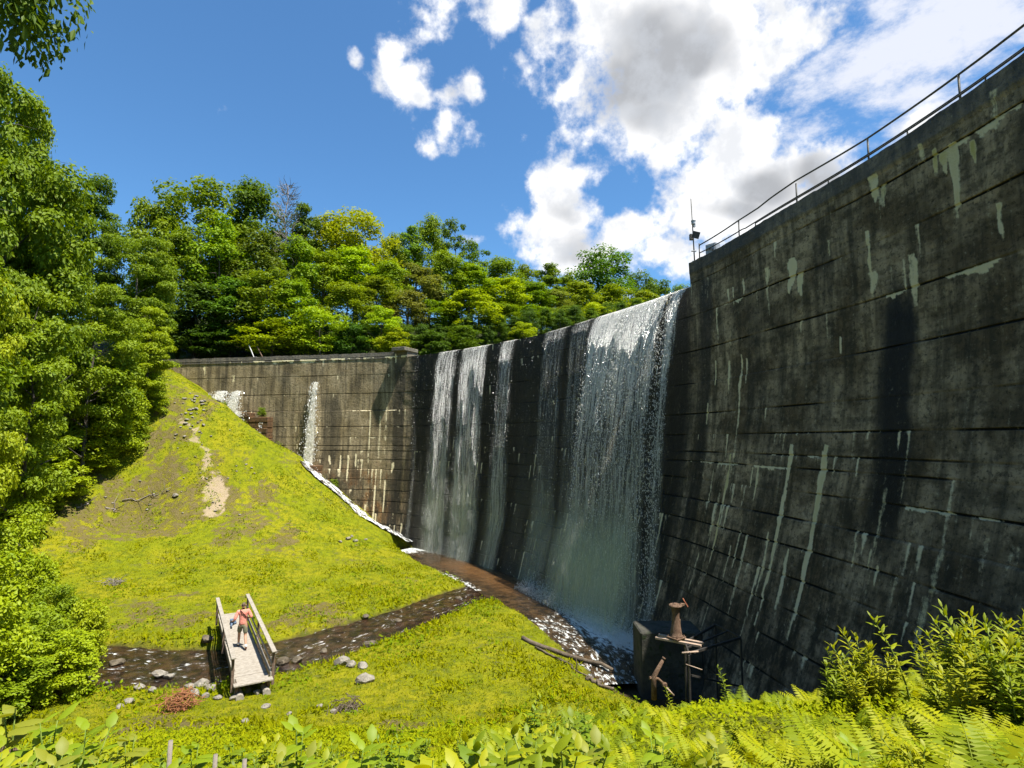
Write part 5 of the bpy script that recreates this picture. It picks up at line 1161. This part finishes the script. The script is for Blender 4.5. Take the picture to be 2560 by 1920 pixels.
MB().bar((.34, .04, 1.27), (.47, .0, 1.04), .055, .035, bev=.005).tube([(.34, .04, 1.27), (.31, .05, 1.33)], .018, 6).build('crank', simple('red_crank', (.42, .13, .07), (.5, .2, .11), 8, .6), vs_)
MB().box((.12, -.05, .5), (.06, .05, .3), bev=.01).build('rib', M_RUST, vs_)
M_SLAT = simple('worn_steel_channel', (.34, .24, .17), (.42, .31, .23), 8, .7, bump=.3)
pf = empty('steel_platform', VB + Vector((0, 0, -.02))); tag(pf, 'dark steel platform frame on legs carrying the gate stand', 'platform')
dirv = Vector((.72, -.45, 0)).normalized(); nrm_ = Vector((-dirv.y, dirv.x, 0)) * .14
for k in (-1, 1):
    MB().bar(nrm_ * k - dirv * .62 + Vector((0, 0, -.04)), nrm_ * k + dirv * .80 + Vector((0, 0, -.04)), .11, .07, bev=.006).build('channel', M_SLAT, pf)
# open frame beside it
vs_.scale = (.89,) * 3
def PZ(u, v, z=VB.z - .1): q = pat(u, v, z=z); return Vector(q) - Vector(pf.location)
ca, cb_, cc, cd = PZ(1480, 1388), PZ(1545, 1350), PZ(1600, 1378), PZ(1488, 1412)
for p_, q_ in ((ca, cb_), (cb_, cc), (cc, cd), (cd, ca)): MB().bar(p_, q_, .05, .08, bev=.005).build('frame_bar', M_STEELD, pf)
MB().bar(ca.lerp(cd, .5), cb_.lerp(cc, .5) , .04, .05, bev=.004).build('frame_bar', M_STEELD, pf)
for q_ in (ca, cb_, cc, cd): MB().bar(q_ + Vector((0, 0, -2.4)), q_ + Vector((0, 0, -.04)), .055, .055, bev=.005).build('leg', M_STEELD, pf)
MB().bar(cd + Vector((0, 0, -.6)), cc + Vector((0, 0, -1.5)), .05, .05).build('brace', M_STEELD, pf)
MB().tube([cd + Vector((-.2, 0, .02)), cd + Vector((.3, .06, .04))], .03, 6).tube([cd + Vector((-.1, 0, -.3)), cd + Vector((.35, -.1, -.42))], .016, 6).build('grab_bar', M_SLAT, pf, smooth=True)
p0_ = pat(1434, 1422, Y=16.6); p1_ = pat(1412, 1462, Y=16.6)
sp2 = empty('pipe_stub', tuple(p1_)); tag(sp2, 'rusty tapered pipe standing askew in the weeds below the gate stand', 'pipe')
d_ = Vector(p0_ - p1_)
MB().tube([Vector((0, 0, -.6)), Vector((0, 0, 0)), d_], [.075, .07, .04], 12).build('pipe_body', M_RUST, sp2, smooth=True)
MB().tube([d_ * .97, d_ * 1.04], [.052, .052], 12).build('cap', M_RUST, sp2, smooth=True)
MB().tube([(-.12, 0, -.03), (.12, .02, -.06), (.28, .03, -.2)], [.05, .04, .04], 8).box((.3, .03, -.22), (.14, .12, .1), bev=.02).build('fitting', M_RUST, sp2, smooth=False)
MB().tube([(.3, .03, -.24), (.55, .0, -.5)], .028, 6).build('rod', M_SLAT, sp2, smooth=True)

# ------------------------------------------------------------------ logs, sticks, rocks, stump
def stick(name, label, a_, b_, r0, r1, mat, cat='log', bend=.1, lift=.06, twigs=0, seed=1):
    A = gpos(*a_); B = gpos(*b_); rg = np.random.default_rng(seed); mid = [A.lerp(B, t) + Vector((0, 0, 0)) for t in np.linspace(0, 1, 9)]
    pts = []
    for i, q in enumerate(mid):
        z = gz(q.x, q.y); pts.append(Vector((q.x + rg.normal() * bend, q.y + rg.normal() * bend, max(z, q.z - .3, WZ + .05) + r0 * .5 + lift * rg.random())) - A)
    mb = MB().tube(pts, list(np.linspace(r0, r1, 9)), 8)
    for k in range(twigs):
        p = pts[rg.integers(1, 8)]; q = p + Vector(rg.normal(size=3)) * .45 + Vector((0, 0, .35)); mb.tube([p, p.lerp(q, .6) + Vector(rg.normal(size=3)) * .06, q], [r0 * .5, r0 * .3, r0 * .12], 5)
    o = mb.build(name, mat, smooth=True, loc=A); tag(o, label, cat); return o
M_LOG = simple('old_log', (.10, .075, .05), (.18, .14, .10), 4, .95, bump=1, stretch=(1, 1, 1))
stick('fallen_log', 'long dark fallen log lying along the water near the big fall', (1128, 1382), (1330, 1466), (.11), .07, M_LOG, twigs=0, bend=.05)
stick('fallen_branch', 'thin bare branch on the grass below the long log', (1160, 1402), (1265, 1462), .05, .025, M_LOG, 'branch', twigs=3, seed=4)
stick('fallen_branch', 'short dark broken branch right of the thin one by the bank', (1270, 1470), (1325, 1494), .09, .05, M_LOG, 'branch', twigs=0, seed=5)
stick('fallen_branch', 'pale forked branch lying at the left foot of the mound', (160, 1102), (196, 1090), .07, .05, M_BARKG, 'branch', lift=.2, twigs=3, seed=6)
stick('fallen_branch', 'small grey branch on the scarred slope right of the forked branch', (235, 1098), (252, 1108), .06, .03, M_BARKG, 'branch', twigs=5, seed=8)
stick('fallen_branch', 'long thin grey branch on the brown slope above the meadow', (265, 1090), (370, 1062), .045, .02, M_BARKG, 'branch', lift=.3, twigs=8, seed=9)
def twigpile(u, v, r, n, mat, label, seed, flat=.4):
    rg = np.random.default_rng(seed); A = gpos(u, v); mb = MB()
    for _ in range(n):
        p = Vector((rg.normal() * r * .4, rg.normal() * r * .4, rg.random() * r * flat)); d = Vector((rg.normal(), rg.normal(), rg.random() * .7)).normalized() * r * rg.uniform(.4, 1)
        mb.tube([p - d * .5, p + Vector(rg.normal(size=3)) * .04, p + d * .5], [.018, .014, .006], 4)
    o = mb.build('brush_pile', mat, loc=A); o['kind'] = 'thing'; return tag(o, label, 'brush pile')
twigpile(248, 1262, .75, 60, M_BARKG, 'small heap of grey twigs on the left of the meadow', 1)
twigpile(750, 1532, .6, 60, M_LOG, 'dark heap of twigs on the near bank right of the bridge', 2)
twigpile(385, 1535, .62, 160, simple('red_brown_fronds', (.22, .08, .03), (.33, .15, .07), 9, .9), 'rust brown heap of dead fronds on the near bank below the bridge', 3, .9)
M_ROCKD = simple('wet_rock', (.07, .055, .035), (.16, .13, .09), 3, .6, bump=.9)
def rock(u, v, sz, label, group=None, mat=None, seed=0, sink=.25, sq=.6):
    rg = np.random.default_rng(int(u * 13 + v * 7)); A = gpos(u, v); A.z = max(A.z, gz(A.x, A.y))
    if A.z < WZ + .02: A.z = WZ - .02
    o = MB().rock((0, 0, sz * (sq - sink)), (sz * rg.uniform(.9, 1.3), sz * rg.uniform(.7, 1), sz * sq), rg, rz=rg.uniform(0, 3)).build('rock', mat or M_ROCK, loc=A)
    return tag(o, label, 'rock', group)
rock(738, 1436, .34, 'pale flat rock on the grass beside the stream, left of the trio'); rock(757, 1441, .26, 'pale rock in the middle of the trio beside the stream'); rock(783, 1443, .24, 'pale rock at the right of the trio beside the stream'); rock(790, 1474, .36, 'pale slanted rock alone on the grass below the trio')
for i, (u, v, s_) in enumerate([(408, 1490, .31), (432, 1484, .4), (455, 1492, .34), (420, 1503, .3), (444, 1508, .26), (300, 1490, .32), (345, 1475, .4), (365, 1478, .3), (328, 1497, .28), (470, 1510, .2), (505, 1512, .2), (575, 1530, .22), (535, 1495, .22), (555, 1500, .2), (260, 1530, .2), (278, 1520, .24), (690, 1530, .16), (720, 1540, .14), (530, 1560, .16), (625, 1545, .14)]):
    rock(u, v, s_ * .75, 'rough grey rock on the near bank around the near end of the footbridge', 'grey rocks on the near bank')
for i, (u, v, s_) in enumerate([(610, 1446, .34), (640, 1442, .26), (520, 1402, .2), (800, 1396, .26), (790, 1338, .2), (445, 1388, .3), (860, 1352, .2), (250, 1448, .3), (990, 1302, .22), (700, 1420, .2)]):
    rock(u, v, s_, 'wet brown rock breaking the surface of the stream', 'wet rocks in the stream', M_ROCKD, sink=.3)
rr_ = random.Random(8)
mr = [(rr_.gauss(412, 22), rr_.uniform(850, 950), rr_.uniform(.08, .2)) for _ in range(46)] + [(rr_.uniform(380, 560), rr_.uniform(930, 1040), rr_.uniform(.05, .12)) for _ in range(20)] + [(rr_.uniform(200, 520), rr_.uniform(1040, 1120), rr_.uniform(.06, .14)) for _ in range(16)]
for u, v, s_ in mr: rock(u, v, s_, 'small whitish stone among the loose stones on the mound', 'loose stones on the mound')
rock(472, 868, .24, 'larger white stone near the top of the mound, left of the foaming outlet'); rock(380, 1073, .26, 'white stone on the brown scar left of the worn path')
for u, v, s_ in ((735, 1172, .2), (752, 1166, .24), (768, 1170, .22), (760, 1160, .16), (790, 1167, .14)): rock(u, v, s_, 'pale stone in the small cluster on the right slope of the meadow', 'stone cluster on the meadow')
# old stump at the lower left and dead wood at the lower right
def stump(u, v, Yd, h, r, label, seed):
    p = pat(u, v, Y=Yd); g = gz(p[0], Yd); h = min(max(p[2] - g, .4), h); rg = np.random.default_rng(seed); n = 28; V = []; f = []
    for k, t in enumerate(np.linspace(0, 1, 8)):
        for i in range(n):
            a_ = 6.283 * i / n; rr = r * (1.35 - .35 * min(t * 2.5, 1)) * (1 + .16 * math.sin(a_ * 5 + 1) + .08 * math.sin(a_ * 11)) ; z = h * t * (1 + (.13 * math.sin(a_ * 3) + .16 * rg.random()) * (t > .85))
            V.append((math.cos(a_) * rr, math.sin(a_) * rr, z - .05))
    for k in range(7):
        for i in range(n): f.append((k * n + i, k * n + (i + 1) % n, (k + 1) * n + (i + 1) % n, (k + 1) * n + i))
    V.append((0, 0, h * .55)); c_ = len(V) - 1
    for i in range(n): f.append((7 * n + i, 7 * n + (i + 1) % n, c_))
    o = MB().add(V, f).build('stump', simple('rotten_wood' + str(seed), (.16, .10, .065), (.3, .21, .15), 5, .95, bump=1, stretch=(1, 1, .3)), loc=(p[0], Yd, g)); tag(o, label, 'stump')
stump(42, 1512, 4.6, .6, .17, 'broken brown tree stump at the lower left corner', 1)
stump(2196, 1450, 4.4, .34, .12, 'broken stump half hidden by weeds at the right edge', 2)
for i, (u, v, h_) in enumerate([(462, 1630, .3), (525, 1640, .3), (365, 1600, .35)]):
    p = pat(u, v, Y=3.4); g = gz(p[0], 3.4); o = MB().tube([(0, 0, 0), (.01, 0, max(p[2] - g, .2))], [.016, .012], 7).build('dead_stalk', M_BARKG, loc=(p[0], 3.4, g), smooth=True); tag(o, f'cut pale dead stalk, {ORD[i]} of three at the bottom edge left of centre', 'stalk')
# small plants clinging to the foot of the dam and on the ledges
def tuft(u, v, sc_, label, extra=.2):
    s, z = hit(u, v); p = wall(s, z, extra); o = copy_tree(SH[1]); o.location = tuple(p); o.scale = (sc_,) * 3; o.rotation_euler.z = u
    for ch in [q for q in C.objects if q.parent == o]: ch.color = (.15, .22, .01, 1)
    tag(o, label, 'shrub')
tuft(722, 1058, .26, 'small bright plant growing at the foot of the wing wall beside the cascade'); tuft(572, 902, .26, 'grassy tuft on the brown stepped ledge', .5); tuft(500, 905, .42, 'leafy clump at the top edge of the mound by the upper ledge', 1.6)
for i, (u, v, s_) in enumerate(((1900, 1440, .5), (1780, 1450, .4), (1650, 1462, .35), (1560, 1450, .4), (1500, 1470, .35), (1720, 1400, .3))):
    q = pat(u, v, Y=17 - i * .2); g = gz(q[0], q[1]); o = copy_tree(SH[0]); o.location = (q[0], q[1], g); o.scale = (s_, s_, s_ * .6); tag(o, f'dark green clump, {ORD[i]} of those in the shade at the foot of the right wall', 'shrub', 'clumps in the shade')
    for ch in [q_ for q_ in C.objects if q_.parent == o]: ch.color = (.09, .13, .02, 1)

for nm in [o.name for o in C.objects if o.parent is None and o.type == 'EMPTY' and 'label' not in o]:
    o = bpy.data.objects[nm]
    for q in [k for k in C.objects if k.parent == o]: bpy.data.objects.remove(q)
    bpy.data.objects.remove(o)
for o in C.objects:
    if 'label' in o and len(o['label'].replace('-', ' ').split()) > 16: print('LONG', o.name, o['label'])
